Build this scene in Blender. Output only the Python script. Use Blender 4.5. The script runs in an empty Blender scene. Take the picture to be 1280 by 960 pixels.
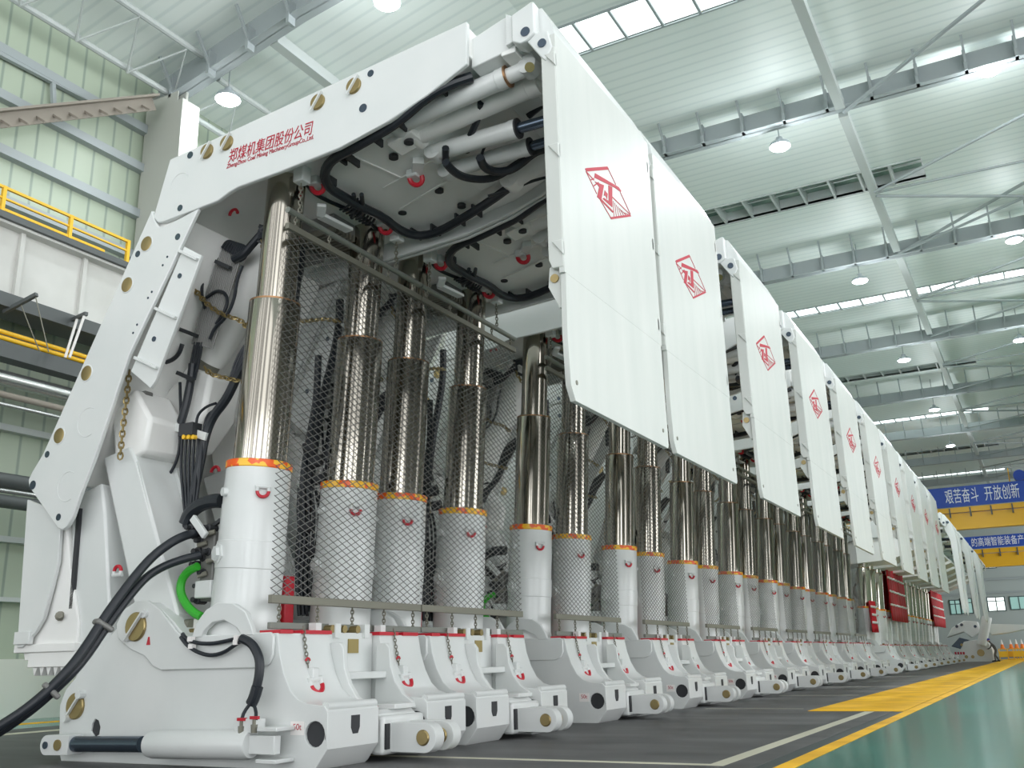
import bpy, bmesh, math, random
from mathutils import Vector, Matrix
from mathutils.geometry import tessellate_polygon
random.seed(7)
S = bpy.context.scene
COL = S.collection
PI = math.pi
V = Vector

# ------------------------------------------------------------------ camera, world, exposure
YAW, PIT, ROL, FPX = math.radians(28.258), math.radians(16.134), math.radians(-1.4367), 1194.94
_f = V((-math.sin(YAW), math.cos(YAW), 0)); _r = V((math.cos(YAW), math.sin(YAW), 0)); _u = V((0, 0, 1))
_fw = _f*math.cos(PIT) + _u*math.sin(PIT); _u2 = _u*math.cos(PIT) - _f*math.sin(PIT)
_rt = _r*math.cos(ROL) + _u2*math.sin(ROL); _up = _u2*math.cos(ROL) - _r*math.sin(ROL)
CAM = V((0, 0, 1.0))
cd = bpy.data.cameras.new('camera'); cam = bpy.data.objects.new('camera', cd); COL.objects.link(cam)
cam.matrix_world = Matrix(((_rt.x, _up.x, -_fw.x, 0), (_rt.y, _up.y, -_fw.y, 0), (_rt.z, _up.z, -_fw.z, 1.0), (0, 0, 0, 1)))
cd.sensor_width = 36; cd.lens = FPX/1280*36; cd.clip_end = 400; cd.clip_start = .05
S.camera = cam
S.view_settings.view_transform = 'Standard'; S.view_settings.look = 'None'
S.view_settings.gamma = 1; S.view_settings.use_curve_mapping = False
S.view_settings.exposure = 0.05
BAND_FILL, AMB = 4.9, .36  # strengths of the made-up fill band and of the even ambient
S.cycles.use_denoising = True
S.cycles.max_bounces = 8; S.cycles.diffuse_bounces = 7; S.cycles.glossy_bounces = 4
S.cycles.sample_clamp_indirect = 8
w = bpy.data.worlds.new('added_fill_band'); S.world = w; w.use_nodes = True
nt = w.node_tree; bg = nt.nodes['Background']
# made-up fill light: noise-striped bright band near the horizon, lifting undersides and streaking chrome
def wn(typ, **kw):
    q = nt.nodes.new(typ)
    for k_, v_ in kw.items(): setattr(q, k_, v_)
    return q
def wm(op, a, b=None):
    q = wn('ShaderNodeMath', operation=op)
    for k_, s_ in enumerate((a, b)):
        if s_ is None: continue
        if isinstance(s_, (int, float)): q.inputs[k_].default_value = s_
        else: nt.links.new(s_, q.inputs[k_])
    return q.outputs[0]
tc = wn('ShaderNodeTexCoord'); sx = wn('ShaderNodeSeparateXYZ'); nt.links.new(tc.outputs['Generated'], sx.inputs[0])
nz = wn('ShaderNodeTexNoise', noise_dimensions='1D'); nz.inputs['Scale'].default_value = 3.6; nz.inputs['Detail'].default_value = 1.5
nt.links.new(wm('ARCTAN2', sx.outputs[1], sx.outputs[0]), nz.inputs['W'])
stripe = wn('ShaderNodeValToRGB'); nt.links.new(nz.outputs['Fac'], stripe.inputs[0])
stripe.color_ramp.elements[0].position = .48; stripe.color_ramp.elements[0].color = (.06, .06, .06, 1)
stripe.color_ramp.elements[1].position = .53; stripe.color_ramp.elements[1].color = (1, 1, 1, 1)
el = wn('ShaderNodeValToRGB'); nt.links.new(wm('MULTIPLY_ADD', sx.outputs[2], .5), el.inputs[0])
el.inputs[0].links[0].from_node.inputs[2].default_value = .5
cr = el.color_ramp; cr.elements[0].position = .30; cr.elements[0].color = (0, 0, 0, 1); cr.elements[1].position = .36; cr.elements[1].color = (1, 1, 1, 1)
for p_, v_ in ((.61, 1), (.65, .30), (.84, .30), (.88, 0)):
    e_ = cr.elements.new(p_); e_.color = (v_, v_, v_, 1)
band_fill = wm('MULTIPLY', wm('MULTIPLY', stripe.outputs[0], el.outputs[0]), BAND_FILL)
nt.links.new(wm('ADD', band_fill, AMB), bg.inputs[1])
bg.inputs[0].default_value = (.96, .985, 1, 1)
LAMP_W = 1500


def ray(u, v):
    return _rt*((u-640)/FPX) - _up*((v-480)/FPX) + _fw
def onx(u, v, x): d = ray(u, v); return CAM + d*(x/d.x)
def ony(u, v, y): d = ray(u, v); return CAM + d*(y/d.y)
def onz(u, v, z): d = ray(u, v); return CAM + d*((z-1)/d.z)

# ------------------------------------------------------------------ materials
def mat(name, col, rough=.5, metal=0., emit=None, estr=0., coat=0., nodes=None, spec=None):
    m = bpy.data.materials.new(name); m.use_nodes = True
    b = m.node_tree.nodes['Principled BSDF']
    b.inputs['Base Color'].default_value = (*col, 1); b.inputs['Roughness'].default_value = rough
    b.inputs['Metallic'].default_value = metal
    if coat: b.inputs['Coat Weight'].default_value = coat; b.inputs['Coat Roughness'].default_value = .12
    if emit: b.inputs['Emission Color'].default_value = (*emit, 1); b.inputs['Emission Strength'].default_value = estr
    if spec is not None: b.inputs['Specular IOR Level'].default_value = spec
    if nodes: nodes(m.node_tree, b)
    return m
def N(t, typ, **kw):
    n = t.nodes.new(typ)
    for k, v in kw.items(): setattr(n, k, v)
    return n
def noise_col(c0, c1, scale=3., lo=.35, hi=.7, stretch=None):
    def f(t, b):
        tc = N(t, 'ShaderNodeTexCoord'); n = N(t, 'ShaderNodeTexNoise'); r = N(t, 'ShaderNodeValToRGB')
        n.inputs['Scale'].default_value = scale; n.inputs['Detail'].default_value = 6
        src = tc.outputs['Object']
        if stretch:
            mp = N(t, 'ShaderNodeMapping'); mp.inputs['Scale'].default_value = stretch
            t.links.new(src, mp.inputs[0]); src = mp.outputs[0]
        t.links.new(src, n.inputs['Vector']); t.links.new(n.outputs['Fac'], r.inputs[0])
        r.color_ramp.elements[0].position = lo; r.color_ramp.elements[0].color = (*c0, 1)
        r.color_ramp.elements[1].position = hi; r.color_ramp.elements[1].color = (*c1, 1)
        t.links.new(r.outputs[0], b.inputs['Base Color'])
    return f
def ribbed(c0, c1, axis, pitch, dark=.08, bump=.4):
    """sheet cladding: narrow joints every PITCH along an object axis"""
    def f(t, b):
        tc = N(t, 'ShaderNodeTexCoord'); sp = N(t, 'ShaderNodeSeparateXYZ'); t.links.new(tc.outputs['Object'], sp.inputs[0])
        d = N(t, 'ShaderNodeMath', operation='DIVIDE'); d.inputs[1].default_value = pitch; t.links.new(sp.outputs[axis], d.inputs[0])
        fr = N(t, 'ShaderNodeMath', operation='FRACT'); t.links.new(d.outputs[0], fr.inputs[0])
        pp = N(t, 'ShaderNodeMath', operation='PINGPONG'); pp.inputs[1].default_value = .5; t.links.new(fr.outputs[0], pp.inputs[0])
        r = N(t, 'ShaderNodeValToRGB'); t.links.new(pp.outputs[0], r.inputs[0])
        r.color_ramp.elements[0].position = dark*.4; r.color_ramp.elements[0].color = (*c1, 1)
        r.color_ramp.elements[1].position = dark; r.color_ramp.elements[1].color = (*c0, 1)
        t.links.new(r.outputs[0], b.inputs['Base Color'])
        bp = N(t, 'ShaderNodeBump'); bp.inputs['Strength'].default_value = bump; bp.inputs['Distance'].default_value = .03
        t.links.new(r.outputs[0], bp.inputs['Height']); t.links.new(bp.outputs[0], b.inputs['Normal'])
    return f
def stripes(cols, axis, pitch, mode='CONSTANT'):
    def f(t, b):
        tc = N(t, 'ShaderNodeTexCoord'); sp = N(t, 'ShaderNodeSeparateXYZ'); t.links.new(tc.outputs['Object'], sp.inputs[0])
        d = N(t, 'ShaderNodeMath', operation='DIVIDE'); d.inputs[1].default_value = pitch; t.links.new(sp.outputs[axis], d.inputs[0])
        fr = N(t, 'ShaderNodeMath', operation='FRACT'); t.links.new(d.outputs[0], fr.inputs[0])
        r = N(t, 'ShaderNodeValToRGB'); t.links.new(fr.outputs[0], r.inputs[0]); cr = r.color_ramp; cr.interpolation = mode
        cr.elements[0].color = (*cols[0][1], 1); cr.elements[0].position = cols[0][0]
        cr.elements[1].color = (*cols[1][1], 1); cr.elements[1].position = cols[1][0]
        for p, c in cols[2:]:
            e = cr.elements.new(p); e.color = (*c, 1)
        t.links.new(r.outputs[0], b.inputs['Base Color'])
    return f
def tape(t, b):
    tc = N(t, 'ShaderNodeTexCoord'); vo = N(t, 'ShaderNodeTexVoronoi'); vo.inputs['Scale'].default_value = 14
    t.links.new(tc.outputs['Object'], vo.inputs['Vector'])
    sp = N(t, 'ShaderNodeSeparateColor'); t.links.new(vo.outputs['Color'], sp.inputs[0])
    r = N(t, 'ShaderNodeValToRGB'); r.color_ramp.interpolation = 'CONSTANT'
    r.color_ramp.elements[0].color = (.9, .12, .01, 1); r.color_ramp.elements[1].position = .45; r.color_ramp.elements[1].color = (1, .55, .03, 1)
    t.links.new(sp.outputs[0], r.inputs[0]); t.links.new(r.outputs[0], b.inputs['Base Color'])

M = dict(
    white=mat('white_paint', (.80, .82, .81), .32, coat=.25, nodes=noise_col((.665, .69, .68), (.71, .725, .715), 1.3)),
    inner=mat('white_lifted_for_shade', (.8, .8, .78), .45, nodes=noise_col((.82, .82, .80), (.86, .86, .84), 2.)),  # same white lightened to lift shaded undersides and shield insides
    panel=mat('white_panel_toned_down', (.79, .81, .79), .38, nodes=noise_col((.55, .575, .545), (.61, .625, .595), 1.1, .3, .75, (1, 3, .5))),  # white toned down where strong light would burn out the boards
    chrome=mat('polished_chrome', (.47, .44, .38), .13, 1.),
    steel=mat('zinc_steel', (.22, .215, .175), .5, .4),
    galv=mat('galvanised_rail', (.22, .235, .21), .5, .4),
    rod=mat('dark_rod', (.10, .13, .17), .22, .8),
    gold=mat('yellow_zinc_pin', (.36, .28, .13), .36, .85),
    black=mat('black_rubber', (.012, .016, .022), .42),
    cable=mat('grey_hose', (.17, .17, .16), .35),
    dark=mat('recess_shade_dark', (.03, .032, .036), .6),  # painted shade for holes and notches, plain dark colour for small fittings
    wire=mat('wire_dark', (.15, .15, .14), .5, .3),
    red=mat('red_paint', (.50, .012, .028), .35),
    logo=mat('red_marking', (.44, .012, .035), .5),
    green=mat('green_sleeve', (.04, .42, .03), .4),
    yellow=mat('safety_yellow', (.85, .50, .02), .4),
    copper=mat('seal_ring', (.36, .20, .10), .35, .8),
    tape=mat('reflective_tape', (1, .4, .02), .3, nodes=tape),
    gfloor=mat('grey_floor', (.12, .12, .12), .45, nodes=noise_col((.05, .052, .055), (.125, .125, .125), .8, .3, .75, (.7, 2., 1))),
    teal=mat('green_epoxy_floor', (.015, .17, .13), .16, spec=.22, nodes=noise_col((.014, .17, .13), (.022, .23, .175), .35)),
    yfloor=mat('yellow_floor_plates', (.85, .48, .02), .65, spec=.2, nodes=noise_col((.70, .36, .01), (.95, .53, .01), 1.2, .3, .6)),
    cream=mat('cream_line', (.62, .60, .47), .5),
    rubber=mat('dark_strip', (.03, .045, .045), .5),
    roof=mat('pale_roof_sheet', (.70, .77, .74), .5, nodes=ribbed((.82, .88, .85), (.72, .79, .77), 'Y', .45, .16, .25)),
    wall=mat('pale_green_cladding', (.62, .72, .60), .42, nodes=ribbed((.42, .49, .385), (.27, .33, .275), 'Y', .55, .09, .5)),
    plinth=mat('white_plinth', (.74, .77, .70), .6),
    farwall=mat('grey_end_wall', (.42, .47, .46), .6),
    beam=mat('grey_roof_steel', (.36, .40, .41), .5),
    beaml=mat('pale_roof_steel', (.52, .56, .55), .5),
    column=mat('column_paint', (.46, .47, .43), .5),
    brown=mat('primer_brown', (.28, .25, .21), .6),
    concrete=mat('grey_girder', (.58, .58, .55), .6, nodes=noise_col((.52, .52, .49), (.63, .63, .60), .6)),
    darksteel=mat('dark_steel', (.09, .10, .10), .5),
    duct=mat('silver_duct', (.62, .63, .62), .25, .9),
    lens=mat('lamp_lens', (1, 1, 1), .3, emit=(.93, .98, 1), estr=30),
    hood=mat('lamp_hood', (.5, .55, .58), .4, .5),
    sky=mat('skylight_glass', (.9, 1, 1), .2, emit=(.90, 1, .98), estr=2.2),
    vent=mat('vent_glass', (.10, .17, .15), .15, nodes=noise_col((.10, .18, .15), (.34, .46, .38), .9)),  # green glass, lightened to stand for daylight through the louvres
    winday=mat('daylit_pane', (.9, 1, 1), .1, emit=(.92, 1, .96), estr=1.4),
    windim=mat('dim_pane', (.20, .36, .33), .1, emit=(.35, .6, .55), estr=.45),
    wframe=mat('dark_window_frame', (.05, .09, .09), .5),
    blue=mat('blue_banner', (.015, .07, .42), .5),
    wtext=mat('white_lettering', (.85, .88, .92), .5),
    crane=mat('crane_yellow', (.80, .43, .01), .4),
    cloth=mat('red_cloth', (.50, .01, .02), .7),
    band=mat('white_band', (.85, .82, .80), .5),
    jacket=mat('grey_workwear', (.09, .09, .085), .8), helmet=mat('blue_helmet', (.02, .03, .30), .3), skin=mat('skin', (.55, .33, .24), .6),
    boot=mat('black_boot', (.02, .02, .02), .6), hair=mat('black_hair', (.015, .012, .01), .7),
    cone=mat('orange_cone', (.9, .22, .02), .5),
    plaque=mat('brass_plaque', (.33, .26, .10), .5, .4),
)

# ------------------------------------------------------------------ mesh helpers
ORG = V((0, 0, 0))          # origin of the thing being built
class MB:
    def __init__(s): s.v = []; s.f = []
    def add(s, vs, fs):
        o = len(s.v); s.v += [V(p) for p in vs]; s.f += [tuple(i+o for i in f) for f in fs]; return s
    def box(s, x0, x1, y0, y1, z0, z1):
        vs = [(x, y, z) for x in (x0, x1) for y in (y0, y1) for z in (z0, z1)]
        return s.add(vs, [(0, 1, 3, 2), (4, 6, 7, 5), (0, 4, 5, 1), (2, 3, 7, 6), (0, 2, 6, 4), (1, 5, 7, 3)])
    def bar(s, p0, p1, w, h, up=(0, 0, 1)):
        p0, p1 = V(p0), V(p1); d = (p1-p0).normalized(); a = d.cross(V(up))
        if a.length < 1e-4: a = d.cross(V((1, 0, 0)))
        a.normalize(); b = a.cross(d)
        vs = [p + a*(w/2*i) + b*(h/2*j) for p in (p0, p1) for i in (-1, 1) for j in (-1, 1)]
        return s.add(vs, [(0, 1, 3, 2), (4, 6, 7, 5), (0, 4, 5, 1), (2, 3, 7, 6), (0, 2, 6, 4), (1, 5, 7, 3)])
    def prism(s, poly, a0, a1, axis='y', holes=()):
        """poly in (x,z) for axis y, in (y,z) for axis x, in (x,y) for axis z"""
        def P(p, a): return {'y': (p[0], a, p[1]), 'x': (a, p[0], p[1]), 'z': (p[0], p[1], a)}[axis]
        loops = [list(poly)] + [list(h) for h in holes]
        tris = tessellate_polygon([[V((p[0], p[1], 0)) for p in l] for l in loops])
        flat = [p for l in loops for p in l]; n = len(flat)
        vs = [P(p, a0) for p in flat] + [P(p, a1) for p in flat]
        fs = [tuple(t) for t in tris] + [tuple(i+n for i in reversed(t)) for t in tris]
        o = 0
        for l in loops:
            k = len(l)
            fs += [(o+i, o+(i+1) % k, o+(i+1) % k+n, o+i+n) for i in range(k)]; o += k
        return s.add(vs, fs)
    def cyl(s, p0, p1, r0, r1=None, n=24, caps=True):
        return s.lathe(p0, p1, [(0, r0), (1, r0 if r1 is None else r1)], n, caps)
    def lathe(s, p0, p1, prof, n=24, caps=True):
        """prof: (t along p0-p1 in 0..1, radius)"""
        p0, p1 = V(p0), V(p1); d = (p1-p0).normalized(); a = d.orthogonal().normalized(); b = d.cross(a)
        vs = []; fs = []; k = len(prof)
        for t, r in prof:
            c = p0.lerp(p1, t)
            for i in range(n):
                q = 2*PI*i/n; vs.append(c + a*(r*math.cos(q)) + b*(r*math.sin(q)))
        for j in range(k-1):
            for i in range(n): fs.append((j*n+i, j*n+(i+1) % n, (j+1)*n+(i+1) % n, (j+1)*n+i))
        if caps: fs += [tuple(range(n-1, -1, -1)), tuple(range((k-1)*n, k*n))]
        return s.add(vs, fs)
    def tube(s, pts, r, n=8, smooth=0, closed=False, caps=True):
        pts = [V(p) for p in pts]
        for _ in range(smooth):                       # Chaikin keeps the ends
            q = [pts[0]]
            for a, b in zip(pts, pts[1:]): q += [a.lerp(b, .25), a.lerp(b, .75)]
            pts = q + [pts[-1]]
        m = len(pts); vs = []; fs = []
        T = []
        for i in range(m):
            a = pts[i-1] if (i or closed) else pts[i]; b = pts[(i+1) % m] if (i < m-1 or closed) else pts[i]
            T.append((b-a).normalized() if (b-a).length > 1e-9 else V((0, 0, 1)))
        u = T[0].orthogonal().normalized()
        for i in range(m):
            u = (u - T[i]*u.dot(T[i])); u = u.normalized() if u.length > 1e-6 else T[i].orthogonal().normalized()
            w2 = T[i].cross(u); rr = r[i*len(r)//m] if isinstance(r, (list, tuple)) else r
            for k in range(n):
                q = 2*PI*k/n; vs.append(pts[i] + u*(rr*math.cos(q)) + w2*(rr*math.sin(q)))
        for i in range(m if closed else m-1):
            j = (i+1) % m
            for k in range(n): fs.append((i*n+k, i*n+(k+1) % n, j*n+(k+1) % n, j*n+k))
        if caps and not closed: fs += [tuple(range(n-1, -1, -1)), tuple(range((m-1)*n, m*n))]
        return s.add(vs, fs)
    def arc(s, c, e1, e2, R, a0, a1, r, n=8, seg=14):
        c, e1, e2 = V(c), V(e1).normalized(), V(e2).normalized()
        return s.tube([c + e1*(R*math.cos(a0+(a1-a0)*i/seg)) + e2*(R*math.sin(a0+(a1-a0)*i/seg)) for i in range(seg+1)], r, n)
    def chain(s, pts, link=.07, r=.008, n=4):
        pts = [V(p) for p in pts]
        for _ in range(2):
            q = [pts[0]]
            for a, b in zip(pts, pts[1:]): q += [a.lerp(b, .25), a.lerp(b, .75)]
            pts = q + [pts[-1]]
        L = [0]
        for a, b in zip(pts, pts[1:]): L.append(L[-1]+(b-a).length)
        def at(t):
            for i in range(len(L)-1):
                if L[i+1] >= t: return pts[i].lerp(pts[i+1], (t-L[i])/max(L[i+1]-L[i], 1e-9))
            return pts[-1]
        k = 0; t = 0; step = link*.72
        while t + link <= L[-1] + step:
            a, b = at(t), at(min(t+link, L[-1])); d = (b-a)
            if d.length < 1e-5: break
            d.normalize(); o = d.orthogonal().normalized(); o = o if k % 2 else d.cross(o)
            c = (a+b)/2; hl = link/2; w2 = link*.3
            s.tube([c + d*(hl*math.cos(q)) + o*(w2*math.sin(q)) for q in [2*PI*i/8 for i in range(8)]], r, n, closed=True)
            t += step; k += 1
        return s
    def build(s, name, m, parent=None, bevel=0, smooth=35):
        me = bpy.data.meshes.new(name)
        me.from_pydata([p-ORG for p in s.v], [], s.f)
        bm = bmesh.new(); bm.from_mesh(me); bmesh.ops.recalc_face_normals(bm, faces=bm.faces)
        bm.to_mesh(me); bm.free()
        if smooth:
            me.polygons.foreach_set('use_smooth', [True]*len(me.polygons)); me.set_sharp_from_angle(angle=math.radians(smooth))
        me.materials.append(M[m])
        o = bpy.data.objects.new(name, me); COL.objects.link(o)
        if parent is None: o.location = ORG
        else: o.parent = parent
        if bevel:
            b = o.modifiers.new('bevel', 'BEVEL'); b.width = bevel; b.segments = 2; b.limit_method = 'ANGLE'; b.angle_limit = math.radians(40)
        return o
def tag(o, label=None, cat=None, group=None, kind=None):
    for k, v in (('label', label), ('category', cat), ('group', group), ('kind', kind)):
        if v: o[k] = v
    return o
def thing(name, loc, label, cat, group=None):
    global ORG
    ORG = V(loc)
    o = bpy.data.objects.new(name, None); COL.objects.link(o); o.location = ORG; o.empty_display_size = .2
    return tag(o, label, cat, group)
def solo(mb, name, m, label, cat, group=None, loc=None, bevel=0):
    """a thing that is one mesh: its origin goes to the middle of its base"""
    global ORG
    if loc is None:
        lo = [min(p[i] for p in mb.v) for i in range(3)]; hi = [max(p[i] for p in mb.v) for i in range(3)]
        loc = ((lo[0]+hi[0])/2, (lo[1]+hi[1])/2, lo[2])
    ORG = V(loc); o = mb.build(name, m, None, bevel); ORG = V((0, 0, 0))
    return tag(o, label, cat, group)
def struct(mb, name, m, bevel=0):
    global ORG
    ORG = V((0, 0, 0)); return tag(mb.build(name, m, None, bevel), kind='structure')
def kids(o): return [c for c in COL.objects if c.parent == o]
def copy_tree(o, parent=None, skip=()):
    c = o.copy(); COL.objects.link(c); c.parent = parent
    for k in KIDS.get(o.name, []):
        if k.name.split('.')[0] not in skip: copy_tree(k, c, skip)
    return c
KIDS = {}
def index_kids():
    KIDS.clear()
    for c in COL.objects:
        if c.parent: KIDS.setdefault(c.parent.name, []).append(c)
def text_mesh(txt, size, depth, name, m, parent=None, mw=None, shear=0, width=None):
    cu = bpy.data.curves.new(name, 'FONT'); cu.body = txt; cu.size = size; cu.extrude = depth; cu.shear = shear
    ob = bpy.data.objects.new(name+'_curve', cu); COL.objects.link(ob)
    dg = bpy.context.evaluated_depsgraph_get(); dg.update()
    me = bpy.data.meshes.new_from_object(ob.evaluated_get(dg)); me.name = name
    bpy.data.objects.remove(ob); bpy.data.curves.remove(cu)
    xs = [v.co.x for v in me.vertices] or [0, 1]
    if width:
        k = width/(max(xs)-min(xs)); x0 = min(xs)
        for v in me.vertices: v.co.x = (v.co.x-x0)*k
    me.transform(mw); me.transform(Matrix.Translation(-ORG))
    me.materials.clear(); me.materials.append(M[m])
    o = bpy.data.objects.new(name, me); COL.objects.link(o)
    if parent: o.parent = parent
    else: o.location = ORG
    return o
def face_y(x, y, z, rotz=0.):   # text standing in the XZ plane, read from -Y
    return Matrix.Translation((x, y, z)) @ Matrix.Rotation(rotz, 4, 'Z') @ Matrix.Rotation(PI/2, 4, 'X')
def circ(cx, cy, r, n=20, a0=0): return [(cx+r*math.cos(a0+2*PI*i/n), cy+r*math.sin(a0+2*PI*i/n)) for i in range(n)]
def arcpts(cx, cy, r, d0, d1, n=8): return [(cx+r*math.cos(math.radians(d0+(d1-d0)*i/n)), cy+r*math.sin(math.radians(d0+(d1-d0)*i/n))) for i in range(n+1)]

# ------------------------------------------------------------------ the hall
XW = -20.5; YEND = 136.; ROOF = 19.4
struct(MB().box(-17.2, -2.6, -30, YEND, -.3, 0), 'floor', 'gfloor')
struct(MB().box(-2.24, 4.5, -30, YEND, -.3, -.002).box(4.5, 9, 36, YEND, -.3, -.002), 'floor_green', 'teal')
struct(MB().box(9, 9.3, 36, 84, 0, ROOF), 'wall_right_light_block', 'wall')  # unseen stretch of wall, added and cut short to dim the far supports
struct(MB().box(XW, -17.2, -30, YEND, -.3, -.002), 'floor_green_aisle', 'teal')
struct(MB().box(-2.42, -2.24, -6, YEND, -.3, .002), 'floor_line_1', 'yfloor')
struct(MB().box(-2.6, -2.42, -6, YEND, -.3, -.004), 'floor_line_2', 'rubber')
struct(MB().box(-16.1, -15.7, -6, YEND, -.1, .003), 'floor_line_3', 'cream')
struct(MB().box(-18.9, -18.45, -6, YEND, -.1, .003), 'floor_line_4', 'yfloor')
struct(MB().prism([(-9.5, 9.40), (-2.9, 9.40), (-2.9, 18.35), (-3.06, 18.35), (-3.06, 9.53), (-9.5, 9.53)], -.1, .002, 'z'), 'floor_line_5', 'cream')
k = 0; y = 18.45
while y < 112:
    y2 = y + (7.4 if k else 6.6)
    mb = MB().box(-4.05, -2.44, y, y2-.06, -.1, .006)
    struct(mb, 'floor_marking_%d' % (k+1), 'yfloor'); y = y2; k += 1
mb = MB()
for i in range(14): mb.box(-6.2, -4.3, 19.2+i*6, 19.26+i*6, -.05, .0015)
struct(mb, 'floor_marking_joints', 'cream')
# left wall with girts and plinth
struct(MB().box(XW-.3, XW, -6, YEND, 1.28, 17.6), 'wall_left', 'wall')
struct(MB().box(XW-.3, XW+.12, -6, YEND, 0, 1.3), 'baseboard_left', 'plinth')
n = 0
def trim(mb, m, bevel=0):
    global n
    n += 1; return struct(mb, 'trim_%d' % n, m, bevel)
for z, h, m in ((2.58, .10, 'beaml'), (3.9, .13, 'beaml'), (5.2, .34, 'darksteel'), (6.42, .15, 'beaml'), (13.1, .24, 'beam'), (14.5, .24, 'beam'), (15.7, .24, 'beam'), (11.85, .24, 'beam')):
    trim(MB().box(XW, XW+.22, 0, YEND, z-h/2, z+h/2), m)
# columns
for i, y in enumerate((16.3, 29.8, 43.3, 56.8)):
    mb = MB().box(-20.4, -20.2, y, y+.62, 0, 16.9).box(-19.15, -18.95, y, y+.62, 0, 16.3).box(-20.2, -19.15, y+.28, y+.36, 0, 16.9)
    mb.box(-20.2, -19.15, y, y+.02, 0, 16.6)
    trim(mb, 'column')
# roof sheets: low eave at the left wall, nearly level from x = -11
def roof_z(x): return ROOF if x > -11 else ROOF - (-11-x)*.215
gaps = [(22.7, 24.2), (37.0, 38.8), (51.8, 53.0), (67.2, 68.6), (82.5, 83.9), (98, 99.4), (113, 114.4)]
ys = [-6] + [g for gg in gaps for g in gg] + [YEND]
mb = MB()
for i in range(0, len(ys), 2): mb.box(-11, 9, ys[i], ys[i+1], ROOF, ROOF+.1)
for a, b in gaps: mb.box(2.6 if a in (22.7, 51.8) else -1.6, 9, a, b, ROOF, ROOF+.1)
struct(mb, 'ceiling', 'roof')
struct(MB().prism([(-11, ROOF), (-11, ROOF+.1), (XW-.3, roof_z(XW-.3)+.1), (XW-.3, roof_z(XW-.3))], -6, YEND), 'ceiling_slope', 'roof')
# skylight strips, alternately lit glazing and louvred dark glazing
for i, (a, b) in enumerate(gaps):
    lit = i % 2 == 0
    x1 = 2.6 if i in (0, 2) else -1.6
    fr = MB(); pn = MB(); x = -11.; st = 1.17
    while x < x1-.05:
        fr.box(x-.04, x+.04, a, b, ROOF-.06, ROOF+(.1 if lit else .55)); pn.box(x+.04, min(x+st, x1)-.04, a, b, ROOF+.04 if lit else ROOF+.5, ROOF+.06 if lit else ROOF+.55); x += st
    fr.box(-11, x1, a-.06, a, ROOF-.05, ROOF+(.1 if lit else .6)).box(-11, x1, b, b+.06, ROOF-.05, ROOF+(.1 if lit else .6))
    if not lit:
        fr.box(-11, x1, (a+b)/2-.04, (a+b)/2+.04, ROOF+.25, ROOF+.33)
    f = struct(fr, 'window_%d' % (i+1), 'beam' if lit else 'beaml'); pn.build('pane', 'sky' if lit else 'vent', f)
# main girders across the hall
GIR = [(16.4, 18.2), (29.9, 18.4), (43.4, 18.12), (56.9, 17.95), (70.4, 17.9), (83.9, 17.9), (97.4, 17.9), (110.9, 17.9), (124.4, 17.9)]
for i, (y, zb) in enumerate(GIR):
    zt = zb + .72
    if i == 0: prof = [(-20.3, 16.3), (-19.4, 16.66), (-15.06, 17.63), (-11, 18.2), (9, 18.2), (9, 18.95), (-11, 18.95), (-16.2, 18.45), (-20.3, 17.45)]
    else: prof = [(-20.3, 16.3), (-19.4, 16.75), (-11, zb), (9, zb), (9, zt), (-11, zt), (-20.3, 17.5)]
    mb = MB().prism(prof, y+.16, y+.20)
    low = [p for p in prof[:4]] if i else [p for p in prof[:5]]
    if i: low = prof[:4]
    for (xa, za), (xb, zb2) in zip(low, low[1:]): mb.prism([(xa, za), (xb, zb2), (xb, zb2+.04), (xa, za+.04)], y-.05, y+.42)
    x = -19.5
    while x < 8.8:                                           # fly braces up to the purlins
        mb.bar((x+.02, y+.10, zb+.05 if x > -12 else zb+.05-(-11-x)*.2), (x, y-.55, roof_z(x)-.02), .07, .07)
        if i < 5: mb.box(x-.05, x+.05, y-.1, y+.16, (zb if x > -12 else zb-(-11-x)*.2), (zt if x > -12 else zt-(-11-x)*.2))
        x += 1.42
    trim(mb, 'beam')
# longitudinal struts and roof bracing
for x, z in ((-3.45, 18.35), (6.5, 18.35), (-16.2, 17.5)):
    for (y0, _a), (y1, _b) in zip(GIR, GIR[1:]):
        trim(MB().box(x-.15, x+.15, y0+.45, y1-.1, z-.12, z+.22), 'beaml')
for i in range(1, 7):
    y0, y1 = GIR[i][0]+.3, GIR[i+1][0]-.1; ym = (y0+y1)/2
    mb = MB().tube([(-3.4, ym-.2, 18.2), (7., y0, 18.2)], .06, 6).tube([(-3.4, ym+.2, 18.2), (7, y1, 18.2)], .06, 6)
    mb.tube([(-3.4, y1, 18.15), (7, ym, 18.15)], .06, 6).tube([(-3.4, ym, 18.25), (8, ym+.5, 18.25)], .05, 6)
    if i in (1, 2): mb.tube([(-3.4, y0, 18.3), (3.5, y0-6, 18.4)], .07, 6)
    trim(mb, 'beam')
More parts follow.
